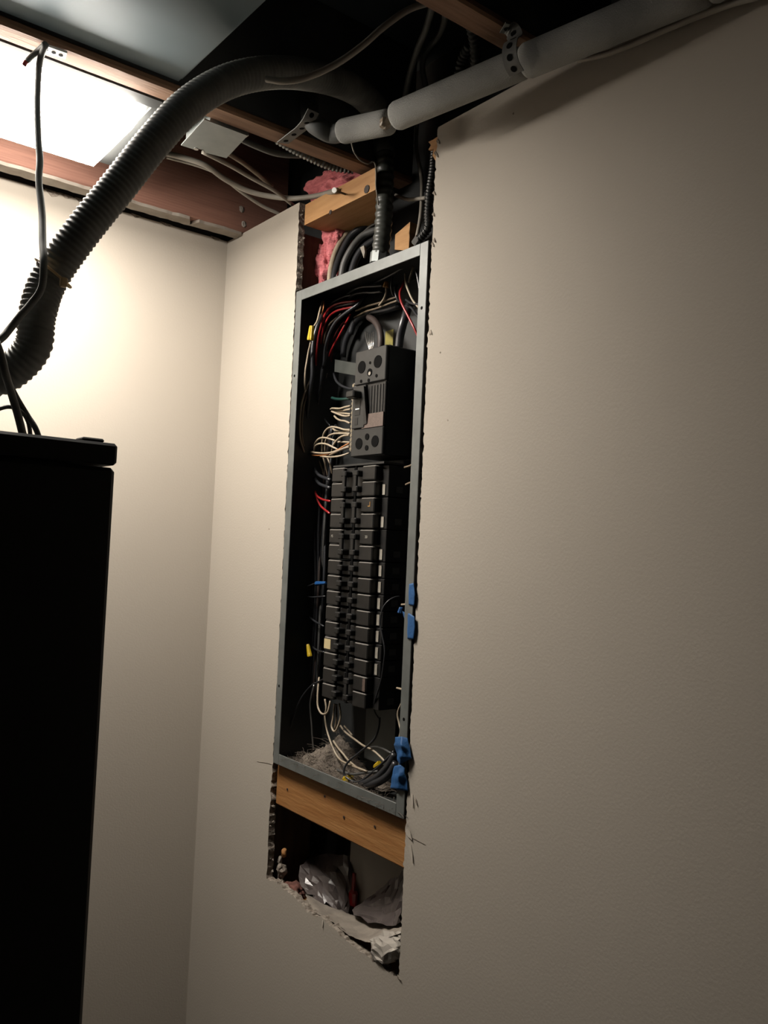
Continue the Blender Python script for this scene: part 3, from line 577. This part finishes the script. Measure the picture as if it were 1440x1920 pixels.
blk = [
 ('thick black wire running down the corner side of the panel', ca(A_, (420, 600, .055), (300, 650, .05), (240, 720, .035), (190, 850, .026), (155, 1000, .022), (145, 1200, .022)) + ca(B_, (395, 400, .025), (335, 800, .03), (300, 1200, .035), (295, 1600, .04), (330, 1900, .05)), .0036),
 ('black wire shining between the two arched red wires', ca(A_, (650, 550, .06), (590, 568, .05), (420, 605, .046), (340, 650, .046), (280, 740, .05), (240, 860, .055)), .0022),
 ('thick black wire arching through the middle of the bundle', ca(A_, (760, 440, .07), (720, 490, .06), (640, 580, .05), (500, 680, .042), (400, 770, .04), (330, 900, .04), (290, 1050, .04), (275, 1210, .045)) + ca(B_, (560, 300, .05), (530, 600, .052), (490, 900, .058), (470, 1200, .07)), .0030),
 ('topmost black wire crossing under the panel top', ca(A_, (1190, 140, .05), (1150, 170, .05), (1000, 260, .05), (880, 320, .055), (780, 370, .065)), .0024),
 ('black wire reaching to the tan connector', ca(A_, (920, 378, .055), (800, 385, .05), (700, 390, .05), (600, 420, .05), (530, 475, .06)), .0026),
 ('black wire just below the one at the tan connector', ca(A_, (900, 440, .055), (800, 452, .052), (700, 452, .052), (600, 475, .055), (540, 520, .06)), .0026),
 ('black wire sloping from the top middle to the bundle', ca(A_, (620, 470, .06), (500, 495, .055), (400, 540, .05), (330, 600, .05), (270, 690, .052)), .0024),
 ('black wire dangling at the top beside the tan connector', ca(A_, (1015, 280, .05), (1000, 380, .05), (1015, 460, .055), (1040, 500, .06)), .0020),
 ('black wire dangling beside the near red wire', ca(A_, (1060, 370, .06), (1045, 430, .055), (1060, 510, .055), (1100, 560, .06)), .0022),
 ('black wire hugging the near rim at the top', ca(A_, (1270, 210, .03), (1295, 330, .03), (1310, 460, .03), (1308, 700, .03)), .0024),
 ('grey-black wire crossing to the near rim, upper', ca(A_, (1160, 530, .05), (1200, 560, .045), (1250, 575, .04), (1310, 580, .035)), .0020),
 ('grey-black wire crossing to the near rim, lower', ca(A_, (1160, 590, .055), (1220, 620, .05), (1265, 680, .045), (1310, 740, .04)), .0020),
 ('black wire bowing below the metal plate', ca(B_, (745, 340, .07), (770, 430, .065), (810, 500, .06), (900, 565, .05), (1030, 602, .04), (1120, 570, .035)), .0022),
 ('thin black wire curving up to the cream loops', ca(B_, (555, 920, .07), (570, 1020, .07), (610, 1110, .07), (690, 1210, .068)), .0014),
 ('black wire with white print beside the arched bundle', ca(B_, (640, 0, .055), (585, 200, .05), (555, 420, .05), (530, 620, .052), (500, 850, .06)), .0026),
 ('upper black wire curving into the first left double breaker', ca(C_, (290, 40, .06), (320, 150, .055), (370, 240, .05), (478, 288, .042)), .0030),
 ('lower black wire curving into the first left double breaker', ca(C_, (275, 60, .065), (310, 210, .06), (370, 315, .052), (475, 360, .042)), .0030),
 ('thin black wire bowed down the corner side at mid height', ca(C_, (262, 120, .06), (240, 250, .06), (200, 340, .065), (185, 480, .07)), .0013),
 ('black wire with the blue connector into a left breaker', ca(C_, (205, 1205, .075), (225, 1240, .06), (270, 1245, .05), (350, 1215, .045)), .0015),
 ('black wire bowed under the blue connector', ca(C_, (195, 1290, .075), (220, 1320, .06), (300, 1342, .05), (430, 1335, .042)), .0015),
 ('black wire curving into a left breaker two rows below the blue connector', ca(D_, (318, 150, .075), (340, 220, .065), (390, 280, .055), (482, 335, .042)), .0016),
 ('short black wire beside the cream taped breaker', ca(D_, (385, 490, .075), (400, 520, .06), (440, 542, .05), (485, 552, .042)), .0018),
 ('long thin black wire looping down the corner side to the panel floor', ca(D_, (480, 780, .045), (450, 795, .045), (370, 840, .04), (280, 960, .035), (210, 1150, .03), (182, 1300, .03)) + ca(F_, (8, 640, .03), (15, 760, .03), (60, 840, .032), (115, 885, .038), (180, 860, .05), (240, 800, .06)), .0013),
 ('thin black wire arching over the near breaker sides', cr(680, 1080, 8.73, [(600, 335, .05), (520, 350, .04), (420, 410, .03), (340, 510, .024), (300, 650, .022), (290, 800, .022), (325, 1000, .022), (355, 1150, .022), (360, 1300, .022), (335, 1500, .024), (300, 1720, .026), (240, 1920, .03)]) + ca(D_, (908, 990, .035), (910, 1050, .04), (945, 1110, .045)), .0013),
 ('black wire wandering across the panel floor', ca(F_, (1030, 390, .05), (1025, 480, .05), (990, 600, .05), (920, 690, .045), (800, 790, .04), (680, 890, .035), (630, 980, .03), (650, 1060, .03), (760, 1118, .035), (860, 1080, .04), (1000, 960, .045), (1120, 850, .05), (1190, 770, .055)), .0019),
 ('fat black cable lying in the near bottom corner', ca(F_, (1200, 800, .045), (1130, 930, .04), (1030, 1040, .038), (920, 1110, .038), (820, 1140, .04)), .0055),
 ('second fat black cable in the near bottom corner', ca(F_, (1215, 900, .04), (1130, 1040, .035), (1010, 1120, .035), (880, 1155, .04)), .0060),
]
for lb, pts, r in blk: pw('black_wire', lb, pts, r, 'wblack', group=g)
# crowded dark bundle down the corner side (each wire its own)
for k in range(10):
    x0 = 600+k*5.5; q = R.uniform(-4, 4)
    pts = [(598+k*3.5, 800+R.uniform(-25, 20), .074), (590+k*3.2+q, 890, .070), (584+k*3.1+q, 980, .068), (580+k*2.9-q, 1090, .068), (576+k*2.8-q, 1190, .070), (572+k*2.7+q, 1290+R.uniform(-20, 30), .072)]
    pw('bundle_wire', 'dark wire in the bundle running down behind the left breakers', [(x, y, X+R.uniform(-.006, .010)) for x, y, X in pts], R.choice([.0018, .0022, .0026]), R.choice(['wblack', 'wblack', 'wbrown', 'wgrey', 'wblack']), group='dark bundle behind the left breakers')
pw('brown_wire', 'dim brown wire slanting down beside the left breakers', ca(C_, (375, 720, .07), (355, 820, .07), (330, 1000, .07), (312, 1210, .075)), .0018, 'wbrown')
pw('brown_wire', 'thin orange-brown wire beside the arched bundle', ca(B_, (645, 350, .07), (625, 470, .072), (605, 640, .075)), .0013, 'wbrown')
# service conductors
pw('service_cable', 'fat black service cable into the main breaker, near side', ca(A_, (1190, 590, .075), (1160, 690, .065), (1125, 800, .06), (1095, 930, .06), (1080, 1060, .06)), .0072, 'wblack', group='service cables', cat='cable', sides=12)
pw('service_cable', 'fat brown-black service cable into the main breaker, middle', ca(A_, (760, 720, .075), (820, 760, .065), (870, 840, .055), (890, 950, .05), (885, 1070, .05)), .0058, 'wbrown', group='service cables', cat='cable', sides=12)
sc = thing('stranded_conductor', 'bare silver stranded conductor into the main breaker top', 'wire', tuple(onX(690, 655, .045)))
for k in range(5):
    q = [onX(p[0], p[1], p[2]) for p in ca(A_, (722+k*22, 905-abs(k-2)*14, .055), (732+k*19, 960, .047), (752+k*14, 1020, .045), (766+k*8, 1075, .045))]
    obj('strand', tube(nb(), q, .0010, 6, 5), 'alu', sc, True)
pw('black_wire', 'thick black cable arching behind the main breaker top', ca(A_, (1100, 590, .08), (900, 650, .08), (700, 700, .08), (600, 780, .08), (560, 900, .08)), .0058, 'wblack', group=g)
pw('black_wire', 'thick black cable sweeping deep in the bundle', ca(A_, (800, 640, .083), (640, 740, .083), (560, 860, .083), (500, 1000, .083), (480, 1150, .085)), .0058, 'wblack', group=g)
# whites
g = 'cream wires in the panel'
wh = [
 ('first cream wire at the top of the terminal bar', ca(B_, (700, 935, .06), (735, 922, .055), (850, 925, .05), (930, 902, .05), (1020, 882, .05)), 'wwhite'),
 ('second cream wire at the terminal bar, crossing under the first', ca(B_, (720, 950, .062), (780, 962, .06), (880, 960, .055), (1020, 935, .05)), 'wwhite'),
 ('third cream wire at the terminal bar', ca(B_, (780, 985, .062), (870, 1000, .058), (1018, 1014, .05)), 'wwhite'),
 ('fourth cream wire at the terminal bar, sagging', ca(B_, (715, 972, .056), (780, 1000, .05), (860, 1032, .048), (940, 1050, .05), (1015, 1042, .05)), 'wwhite'),
 ('wavy cream wire alone below the upper terminal group', ca(B_, (760, 1048, .058), (800, 1090, .052), (860, 1120, .05), (930, 1130, .05), (1012, 1166, .05)), 'wwhite'),
 ('tall cream loop, topmost of the lower group at the bar', ca(B_, (560, 1640, .06), (558, 1480, .055), (585, 1340, .05), (640, 1260, .048), (720, 1226, .046), (820, 1240, .046), (920, 1270, .048), (1015, 1272, .05)), 'wwhite'),
 ('short cream wire under the tall loop', ca(B_, (735, 1255, .06), (780, 1288, .058), (850, 1305, .055), (930, 1300, .052), (1015, 1285, .05)), 'wwhite'),
 ('cream loop nested inside the tall loop', ca(B_, (605, 1640, .06), (612, 1480, .055), (660, 1380, .05), (760, 1336, .048), (900, 1332, .048), (1012, 1336, .05)), 'wwhite'),
 ('cream loop nearest the corner side, upper of two', ca(B_, (432, 1600, .05), (440, 1500, .046), (500, 1425, .043), (580, 1402, .042), (680, 1420, .043), (770, 1452, .046)), 'wwhite'),
 ('cream loop nearest the corner side, lower of two', ca(B_, (425, 1630, .048), (450, 1535, .044), (540, 1497, .041), (640, 1512, .04), (740, 1560, .042), (810, 1592, .045)), 'wwhite'),
 ('cream wire curling up to the bar in front of the loops', ca(B_, (716, 1630, .05), (740, 1525, .045), (810, 1432, .043), (900, 1374, .045), (1000, 1360, .048)), 'wwhite'),
 ('straight cream wire below the curled one', ca(B_, (820, 1472, .05), (910, 1472, .05), (1012, 1480, .05)), 'wwhite'),
 ('long cream wire sweeping across the bottom of the loops', ca(B_, (365, 1630, .045), (430, 1645, .04), (560, 1655, .038), (700, 1645, .037), (850, 1600, .04), (1000, 1540, .047)), 'wwhite'),
 ('lowest cream wire into the bottom of the terminal bar', ca(B_, (530, 1705, .042), (680, 1718, .038), (850, 1702, .04), (1000, 1655, .047)), 'wwhite'),
 ('cream wire crossing low over the copper wire', ca(B_, (680, 1690, .036), (780, 1640, .036), (900, 1590, .04), (1005, 1560, .047)), 'wdirty'),
 ('cream wire below the yellow connector, outer', ca(A_, (132, 985, .010), (105, 1100, .012), (88, 1200, .012)) + ca(B_, (285, 300, .012), (275, 480, .014), (272, 640, .018)), 'wwhite'),
 ('cream wire bowing along the corner side, outer strand', ca(B_, (360, 470, .03), (310, 580, .022), (255, 720, .016), (212, 900, .012), (190, 1150, .012), (195, 1400, .015), (265, 1650, .03)), 'wwhite'),
 ('cream wire bowing along the corner side, inner strand', ca(B_, (362, 560, .034), (310, 700, .026), (265, 850, .02), (235, 1050, .017), (225, 1300, .018), (240, 1480, .022), (275, 1570, .035)), 'wdirty'),
 ('cream wire rising from the yellow connector to the panel top', ca(A_, (258, 545, .035), (225, 660, .022), (200, 760, .014), (170, 812, .008)), 'wwhite'),
 ('cream wire hanging from the tan connector', ca(A_, (945, 395, .05), (943, 450, .05), (920, 520, .052), (870, 590, .056)), 'wwhite'),
 ('cream wire crossing under the panel top, upper', ca(A_, (1060, 500, .06), (980, 525, .058), (880, 560, .058), (740, 600, .062), (620, 650, .07)), 'wdirty'),
 ('cream wire crossing under the panel top, lower', ca(A_, (1065, 540, .06), (980, 570, .06), (850, 620, .062), (720, 660, .066), (600, 720, .075)), 'wdirty'),
 ('cream wire hanging beside the near red wire', ca(A_, (1150, 250, .05), (1155, 330, .045), (1180, 420, .042), (1230, 530, .04), (1300, 620, .038)), 'wwhite'),
 ('short cream wire at the near top corner', ca(A_, (1240, 170, .045), (1215, 250, .045), (1190, 340, .05)), 'wdirty'),
 ('cream wire inside the arched red bundle', ca(A_, (460, 680, .06), (400, 730, .055), (330, 800, .052), (290, 900, .055), (270, 1010, .06)), 'wdirty'),
 ('cream wire dropping behind the left breakers, first', ca(B_, (470, 1700, .06), (520, 1820, .065), (560, 1925, .07), (585, 2010, .072)), 'wdirty'),
 ('cream wire dropping behind the left breakers, second', ca(B_, (575, 1720, .06), (605, 1830, .062), (630, 1930, .066), (650, 2020, .07)), 'wdirty'),
 ('cream wire dropping behind the left breakers, third', ca(B_, (640, 1710, .058), (675, 1810, .058), (705, 1900, .06), (720, 1990, .064)), 'wdirty'),
 ('cream U shaped loop under the lowest left breaker', ca(F_, (350, -60, .05), (342, 20, .045), (333, 140, .04), (335, 260, .037), (365, 335, .036), (410, 355, .036), (450, 320, .037), (476, 205, .04)), 'wwhite'),
 ('long cream wire falling to the panel floor', ca(F_, (415, 185, .05), (430, 290, .05), (415, 390, .05), (440, 540, .048), (500, 720, .045), (580, 860, .042), (700, 925, .04), (890, 1000, .04)), 'wwhite'),
 ('narrow cream hairpin loop under the left breakers', ca(F_, (525, 235, .045), (505, 400, .042), (490, 490, .04), (518, 548, .039), (552, 515, .04), (592, 380, .042), (576, 235, .045)), 'wwhite'),
 ('cream wire inside the hairpin loop', ca(F_, (545, 240, .05), (545, 400, .047), (528, 520, .045)), 'wdirty'),
 ('cream wire with a cut end reaching across the bottom', ca(F_, (590, 485, .05), (650, 560, .05), (780, 660, .05), (850, 710, .05), (960, 765, .05), (1050, 845, .05), (1085, 885, .05)), 'wwhite'),
 ('short cut cream wire above the one reaching across', ca(F_, (632, 485, .055), (675, 535, .055), (725, 595, .055)), 'wwhite'),
 ('cream wire parallel to the long falling one', ca(F_, (510, 655, .055), (560, 730, .052), (620, 800, .05), (690, 885, .048), (830, 995, .045)), 'wwhite'),
 ('tan wire curving in from the near rim at the bottom', ca(F_, (1320, 165, .02), (1260, 270, .025), (1235, 360, .025), (1255, 470, .025), (1268, 540, .022), (1255, 620, .02)), 'wwhite'),
 ('short tan wire at the near rim beside the lowest breakers', ca(F_, (1225, 60, .04), (1270, 72, .035), (1325, 92, .03)), 'wwhite'),
 ('short pale wire at the near rim beside the first right breaker', cr(690, 840, 8.73, [(600, 318, .05), (680, 295, .045), (750, 258, .04)]), 'wdirty'),
 ('second short pale wire at the near rim below the first one', cr(690, 840, 8.73, [(620, 600, .05), (690, 570, .045), (745, 555, .04)]), 'wdirty'),
 ('short pale wire by the upper blue tape', cr(680, 1080, 8.73, [(640, 470, .03), (700, 465, .028), (760, 465, .025)]), 'wwhite'),
]
for lb, pts, m in wh: pw('cream_wire', lb, pts, .00175, m, group=g)
pw('copper_wire', 'bare orange copper wire across the bottom of the loops', ca(B_, (370, 1688, .046), (430, 1690, .043), (540, 1690, .04), (690, 1660, .038), (830, 1590, .04), (920, 1535, .044), (1000, 1495, .048)), .0013, 'bare')
pw('copper_wire', 'bare orange copper wire under the panel top by the corner', ca(A_, (275, 540, .03), (268, 620, .026), (250, 690, .03)), .0013, 'bare')
pw('copper_wire', 'bare orange copper wire deep in the red bundle', ca(B_, (520, 20, .06), (505, 150, .06), (475, 280, .065)), .0013, 'bare')
pw('green_wire', 'short green wire at the top of the terminal bar', ca(B_, (720, 750, .06), (790, 768, .055), (900, 772, .05), (1012, 760, .05)), .0026, 'wgreen')
pw('silver_wire', 'shiny silver wire down the corner side at the bottom', ca(F_, (295, 20, .06), (262, 150, .055), (248, 270, .055), (265, 470, .055), (272, 600, .055), (285, 760, .055)), .0015, 'alu')
pw('grey_wire', 'grey wire crossing the dust on the panel floor', ca(F_, (310, 950, .04), (420, 945, .04), (560, 985, .04), (720, 1030, .04), (870, 1012, .042), (1010, 998, .045)), .0022, 'wgrey')
pw('grey_wire', 'grey wire arching near the lower blue tape', ca(F_, (900, 735, .06), (980, 722, .06), (1070, 745, .055), (1160, 795, .05)), .0018, 'wgrey')

# connectors
def wire_nut(label, a, b, r, m='yellow', name='wire_connector'):
    bm = nb(); d = (b-a); path = [a + d*(i/8) for i in range(9)]; up = d.normalized().orthogonal().normalized(); bi = d.normalized().cross(up); rings = []
    prof = [.62, .78, .84, .88, .92, .96, 1, 1.08, 1.02]
    for p, q in zip(path, prof): rings.append([bm.verts.new(p+(up*math.cos(2*PI*i/16)+bi*math.sin(2*PI*i/16))*r*q*(1.06 if i % 2 else .94)) for i in range(16)])
    for A1, B1 in zip(rings, rings[1:]):
        for i in range(16): bm.faces.new((A1[i], A1[(i+1) % 16], B1[(i+1) % 16], B1[i]))
    bm.faces.new(rings[0][::-1]); bm.faces.new(rings[-1]); return tag(obj(name, bm, m), label, 'wire connector', 'twist-on wire connectors')
def ax_(p): return onX(*p)
wire_nut('yellow twist connector high on the corner side', onX(584.5, 611, .006), onX(582, 638, .006), .0054)
wire_nut('yellow twist connector low on the corner side', onX(577, 1208, .045), onX(581, 1231, .045), .0040)
wire_nut('yellow twist connector at the panel floor, nearer the rim', onX(641, 1467, .03), onX(650, 1460, .03), .0050)
wire_nut('yellow twist connector at the panel floor, behind its neighbour', onX(652, 1463, .042), onX(658, 1457, .042), .0052)
wire_nut('yellow twist connector by the lower blue tape', onX(702, 1438, .05), onX(712, 1431, .05), .0040)
wire_nut('tan twist connector under the panel top', onX(724.5, 528, .05), onX(723, 539, .05), .0046, 'tan')
wire_nut('blue twist connector at a left breaker', onX(611, 1093, .045), onX(593, 1094, .045), .0036, 'bluecon')
wire_nut('blue twist connector by the near rim', onX(752, 1139, .03), onX(750, 1149, .03), .0040, 'bluecon')

# blue tape
def tape_patch(label, ctrl, th=.0006, amp=.0015, seed=0):
    """ctrl: rows of (px,py,X)"""
    bm = nb(); rows = len(ctrl); cols = len(ctrl[0]); N = 6; g_ = []
    for i in range((rows-1)*N+1):
        fi = i/N; r0 = min(int(fi), rows-2); tr = fi-r0; line = []
        for j in range((cols-1)*N+1):
            fj = j/N; c0 = min(int(fj), cols-2); tc = fj-c0
            P4 = [onX(*ctrl[a][b]) for a, b in ((r0, c0), (r0, c0+1), (r0+1, c0), (r0+1, c0+1))]
            p = P4[0].lerp(P4[1], tc).lerp(P4[2].lerp(P4[3], tc), tr)
            p.x += noise.noise(p*90+Vector((seed, 0, 0)))*amp; line.append(bm.verts.new(p))
        g_.append(line)
    for a, b in zip(g_, g_[1:]):
        for j in range(len(a)-1): bm.faces.new((a[j], a[j+1], b[j+1], b[j]))
    ex = bmesh.ops.extrude_face_region(bm, geom=bm.faces[:]); bmesh.ops.translate(bm, verts=[v for v in ex['geom'] if isinstance(v, bmesh.types.BMVert)], vec=(th, 0, 0))
    return tag(obj('blue_tape', bm, 'blue', None, True), label, 'tape', 'pieces of blue tape')
tape_patch('blue tape stuck on the near rim, upper piece', [[(767, 1095, -.0045), (775, 1093, -.0045)], [(766, 1115, -.0045), (778, 1115, -.0045)], [(766, 1134, -.0045), (776, 1136, -.0045)]], amp=.0004)
tape_patch('blue tape on the near rim with a twisted tail', [[(754, 1146, .012), (763, 1150, -.002), (767, 1150, -.0045), (777, 1156, -.0045)], [(757, 1157, .012), (763, 1164, -.001), (765, 1172, -.0045), (778, 1176, -.0045)], [(761, 1166, .008), (763, 1172, -.001), (764, 1198, -.0045), (775, 1199, -.0045)]], amp=.0005, seed=3)
tape_patch('crumpled blue tape hanging on the near rim, upper of two', [[(742, 1382, -.004), (752, 1381, -.010), (764, 1384, -.004)], [(738, 1396, -.004), (754, 1398, -.014), (768, 1408, -.005)], [(742, 1412, -.003), (752, 1420, -.012), (771, 1422, -.005)], [(748, 1432, -.003), (750, 1435, -.007), (756, 1430, -.004)]], amp=.003, seed=7)
tape_patch('crumpled blue tape hanging on the near rim, lower of two', [[(740, 1436, -.003), (750, 1434, -.008), (759, 1440, -.004)], [(735, 1456, -.004), (748, 1456, -.012), (762, 1460, -.004)], [(731, 1478, -.003), (746, 1481, -.008), (764, 1484, -.004)]], amp=.003, seed=11)

# lint on the panel floor
bm = nb(); NX_, NY_ = 16, 40; grid = []
def dust_h(x, y):
    u_ = (y-PY0)/(PY1-PY0); e = math.exp(-((u_-.76)/.12)**2)
    return e*(.006+.036*min(1, x/.06))*(1+.9*noise.noise(Vector((x*45, y*45, 3)))+.35*noise.noise(Vector((x*120, y*120, 5)))) + .004*math.exp(-((u_-.6)/.25)**2) - .0015
for i in range(NX_+1):
    row = []
    for j in range(NY_+1):
        x = XB*.96*i/NX_; y = PY0+(PY1-PY0)*(.30+.66*j/NY_)
        row.append(bm.verts.new((x, y, PZ0+.0018+max(-.0002, dust_h(x, y)))))
    grid.append(row)
for a, b in zip(grid, grid[1:]):
    for j in range(NY_): bm.faces.new((a[j], a[j+1], b[j+1], b[j]))
for k in range(900):
    u_ = R.gauss(.66, .24) if k % 3 else R.uniform(.06, .9); u_ = max(.06, min(.95, u_)); y = PY0+u_*(PY1-PY0); x = R.uniform(.002, .085) if k % 3 else R.uniform(.0, .02)
    p = Vector((x, y, PZ0+.0025+max(0, dust_h(x, y)))); d = Vector((R.gauss(0, 1), R.gauss(0, 1.4), abs(R.gauss(0, .45))))*.011
    tube(bm, [p, p+d*.5+Vector((0, 0, .003)), p+d], .00026, 3, 2)
tag(obj('dust', bm, 'dust', None, True), 'grey fluffy lint heaped on the panel floor', 'dust', kind='stuff')

# ================================================================== BOTTOM OF THE HOLE
def sheet(name, label, cat, ctrl, m, amp, seed, th=.0008, N=9, sc=30, jit=.0003, smooth=True):
    bm = nb(); rows = len(ctrl); cols = len(ctrl[0]); g_ = []
    C = [[onX(*c) for c in r] for r in ctrl]
    def cm(a, b, c, d, t): return .5*((2*b)+(c-a)*t+(2*a-5*b+4*c-d)*t*t+(3*b-a-3*c+d)*t**3)
    def rowpt(r, fj):
        c0 = min(int(fj), cols-2); t = fj-c0; g0 = lambda k: C[r][max(0, min(cols-1, k))]
        return cm(g0(c0-1), g0(c0), g0(c0+1), g0(c0+2), t)
    for i in range((rows-1)*N+1):
        fi = i/N; r0 = min(int(fi), rows-2); t = fi-r0; line = []
        for j in range((cols-1)*N+1):
            gp = lambda k: rowpt(max(0, min(rows-1, k)), j/N)
            p = cm(gp(r0-1), gp(r0), gp(r0+1), gp(r0+2), t)
            q = p*sc + Vector((seed, 0, 0)); d = (abs(noise.noise(q))-.25)*amp + (abs(noise.noise(q*2.1))-.25)*amp*.8
            line.append(bm.verts.new(p+Vector((-1, -.3, .6)).normalized()*d+Vector((R.gauss(0, jit), R.gauss(0, jit), R.gauss(0, jit)))))
        g_.append(line)
    for a, b in zip(g_, g_[1:]):
        for j in range(len(a)-1): bm.faces.new((a[j], a[j+1], b[j+1], b[j]))
    ex = bmesh.ops.extrude_face_region(bm, geom=bm.faces[:]); bmesh.ops.translate(bm, verts=[v for v in ex['geom'] if isinstance(v, bmesh.types.BMVert)], vec=(th, 0, 0))
    return tag(obj(name, bm, m, None, smooth), label, cat, 'crumpled plastic at the hole bottom')
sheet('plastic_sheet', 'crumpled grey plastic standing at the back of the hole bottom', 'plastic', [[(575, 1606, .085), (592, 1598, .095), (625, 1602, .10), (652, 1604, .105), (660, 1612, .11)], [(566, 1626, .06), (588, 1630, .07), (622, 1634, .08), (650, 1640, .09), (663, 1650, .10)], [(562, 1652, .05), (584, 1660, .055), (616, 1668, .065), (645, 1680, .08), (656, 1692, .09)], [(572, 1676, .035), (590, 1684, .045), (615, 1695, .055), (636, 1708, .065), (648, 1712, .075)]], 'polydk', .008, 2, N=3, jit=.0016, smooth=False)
sheet('plastic_sheet', 'dust-covered plastic ledge lying along the bottom of the hole', 'plastic', [[(575, 1672, .05), (606, 1684, .062), (640, 1706, .07), (680, 1722, .075), (720, 1716, .08), (754, 1690, .08)], [(574, 1682, .030), (604, 1702, .040), (640, 1722, .045), (680, 1738, .05), (715, 1738, .05), (752, 1722, .05)], [(580, 1700, .016), (610, 1716, .02), (645, 1740, .022), (684, 1756, .022), (718, 1752, .022), (753, 1742, .022)], [(592, 1712, .008), (622, 1728, .008), (652, 1752, .006), (680, 1764, .004), (700, 1766, .002), (750, 1750, .006)]], 'polyl', .004, 5)
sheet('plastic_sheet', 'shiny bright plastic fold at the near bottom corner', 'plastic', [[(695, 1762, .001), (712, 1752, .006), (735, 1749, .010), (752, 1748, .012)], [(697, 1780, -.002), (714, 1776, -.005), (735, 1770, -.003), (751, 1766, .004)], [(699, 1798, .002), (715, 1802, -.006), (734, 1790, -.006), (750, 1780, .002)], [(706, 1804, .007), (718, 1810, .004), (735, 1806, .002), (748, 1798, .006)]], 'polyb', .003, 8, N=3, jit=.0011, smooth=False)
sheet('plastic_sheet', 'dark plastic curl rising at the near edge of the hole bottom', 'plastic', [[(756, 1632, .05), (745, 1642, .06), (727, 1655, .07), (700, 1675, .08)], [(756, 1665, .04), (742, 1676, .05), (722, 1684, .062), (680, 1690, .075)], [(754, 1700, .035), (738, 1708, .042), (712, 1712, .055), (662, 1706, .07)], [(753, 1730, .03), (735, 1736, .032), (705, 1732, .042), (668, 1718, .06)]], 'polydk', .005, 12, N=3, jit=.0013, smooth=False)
c = onX(548, 1668, .035); fluff('insulation', 'brownish pink insulation scrap at the hole bottom corner', (c.x, c.y, c.z-.004), (.02, .026, .016), 21, 4, .35, 'pinkdk')
rp = thing('red_clip', 'dark red plastic clip standing in the hole bottom', 'clip', tuple(onX(658, 1690, .09)))
p = onX(657, 1688, .088); obj('body', bx(p.x, p.x+.012, p.y-.009, p.y+.009, p.z-.012, p.z+.016, .004), 'redpl', rp); obj('stem', bx(p.x+.003, p.x+.008, p.y-.003, p.y+.003, p.z+.014, p.z+.045, .001), 'redpl', rp)
dk = thing('debris_chunk', 'dark chunk of torn plaster at the corner end of the hole bottom', 'debris', tuple(onX(527, 1650, .03)))
for px, py, s, m in ((527, 1634, .011, 'gyp'), (526, 1652, .009, 'gyp'), (524, 1614, .006, 'plaster'), (533, 1600, .006, 'wood_dk')):
    b = nb(); bmesh.ops.create_icosphere(b, subdivisions=3, radius=s, matrix=Matrix.Translation(onX(px, py, .025)) @ Matrix.Diagonal((.8, .8, 1.3, 1)))
    for v in b.verts: v.co += noise.noise_vector(v.co*120)*s*.5
    obj('lump', b, m, dk)
tag(obj('cavity_sill', bx(.0135, .12, -.70, -.272, .90, .925, .002), 'wood_dk'), 'dark wooden sill hidden under the plastic in the cavity', 'timber')

# ================================================================== RACK
rk = thing('equipment_rack', 'tall plain black equipment rack at the left', 'rack', (-.80, -.52, 0))
k = atd(220, 832, .86); rx1, ry0, rz1 = k.x, k.y, k.z
obj('body', bx(rx1-.60, rx1, ry0, ry0+.52, .02, rz1-.0245, .004), 'cabinet', rk)
obj('lid', bx(rx1-.60, rx1+.001, ry0-.001, ry0+.52, rz1-.022, rz1, .003), 'cabinet', rk)
obj('plinth', bx(rx1-.58, rx1-.02, ry0+.02, ry0+.50, 0, .022), 'cabinet', rk)
p = onY(175, 826, ry0+.01); b = nb(); box(b, p.x-.012, p.x+.010, ry0+.006, ry0+.03, rz1, rz1+.004, .0015); obj('top_catch', b, 'cabinet', rk)
g = 'cables on top of the rack'
yy = ry0+.12
def rc(lb, pts, r, m):
    q = [onY(x, y, Y) for x, y, Y in pts]; q[-1].z = rz1+.001; wire('rack_cable', lb, 'cable', q, r, m, g, 9, 6)
rc('thick black cable dropping in front of the hose onto the rack', [(-8, 640, yy-.02), (2, 668, yy-.02), (10, 700, yy-.02), (22, 740, yy), (34, 780, yy), (48, 822, yy)], .0042, 'rubber')
rc('dark olive cable slanting from the hose onto the rack', [(18, 720, yy+.06), (34, 750, yy+.05), (52, 780, yy+.04), (68, 806, yy+.03), (80, 824, yy+.03)], .0032, 'wgrey')
rc('thin olive cable arching in from the left edge onto the rack', [(-25, 778, yy+.05), (-5, 768, yy+.05), (18, 763, yy+.05), (40, 772, yy+.04), (54, 795, yy+.04), (60, 824, yy+.04)], .0024, 'wgrey')
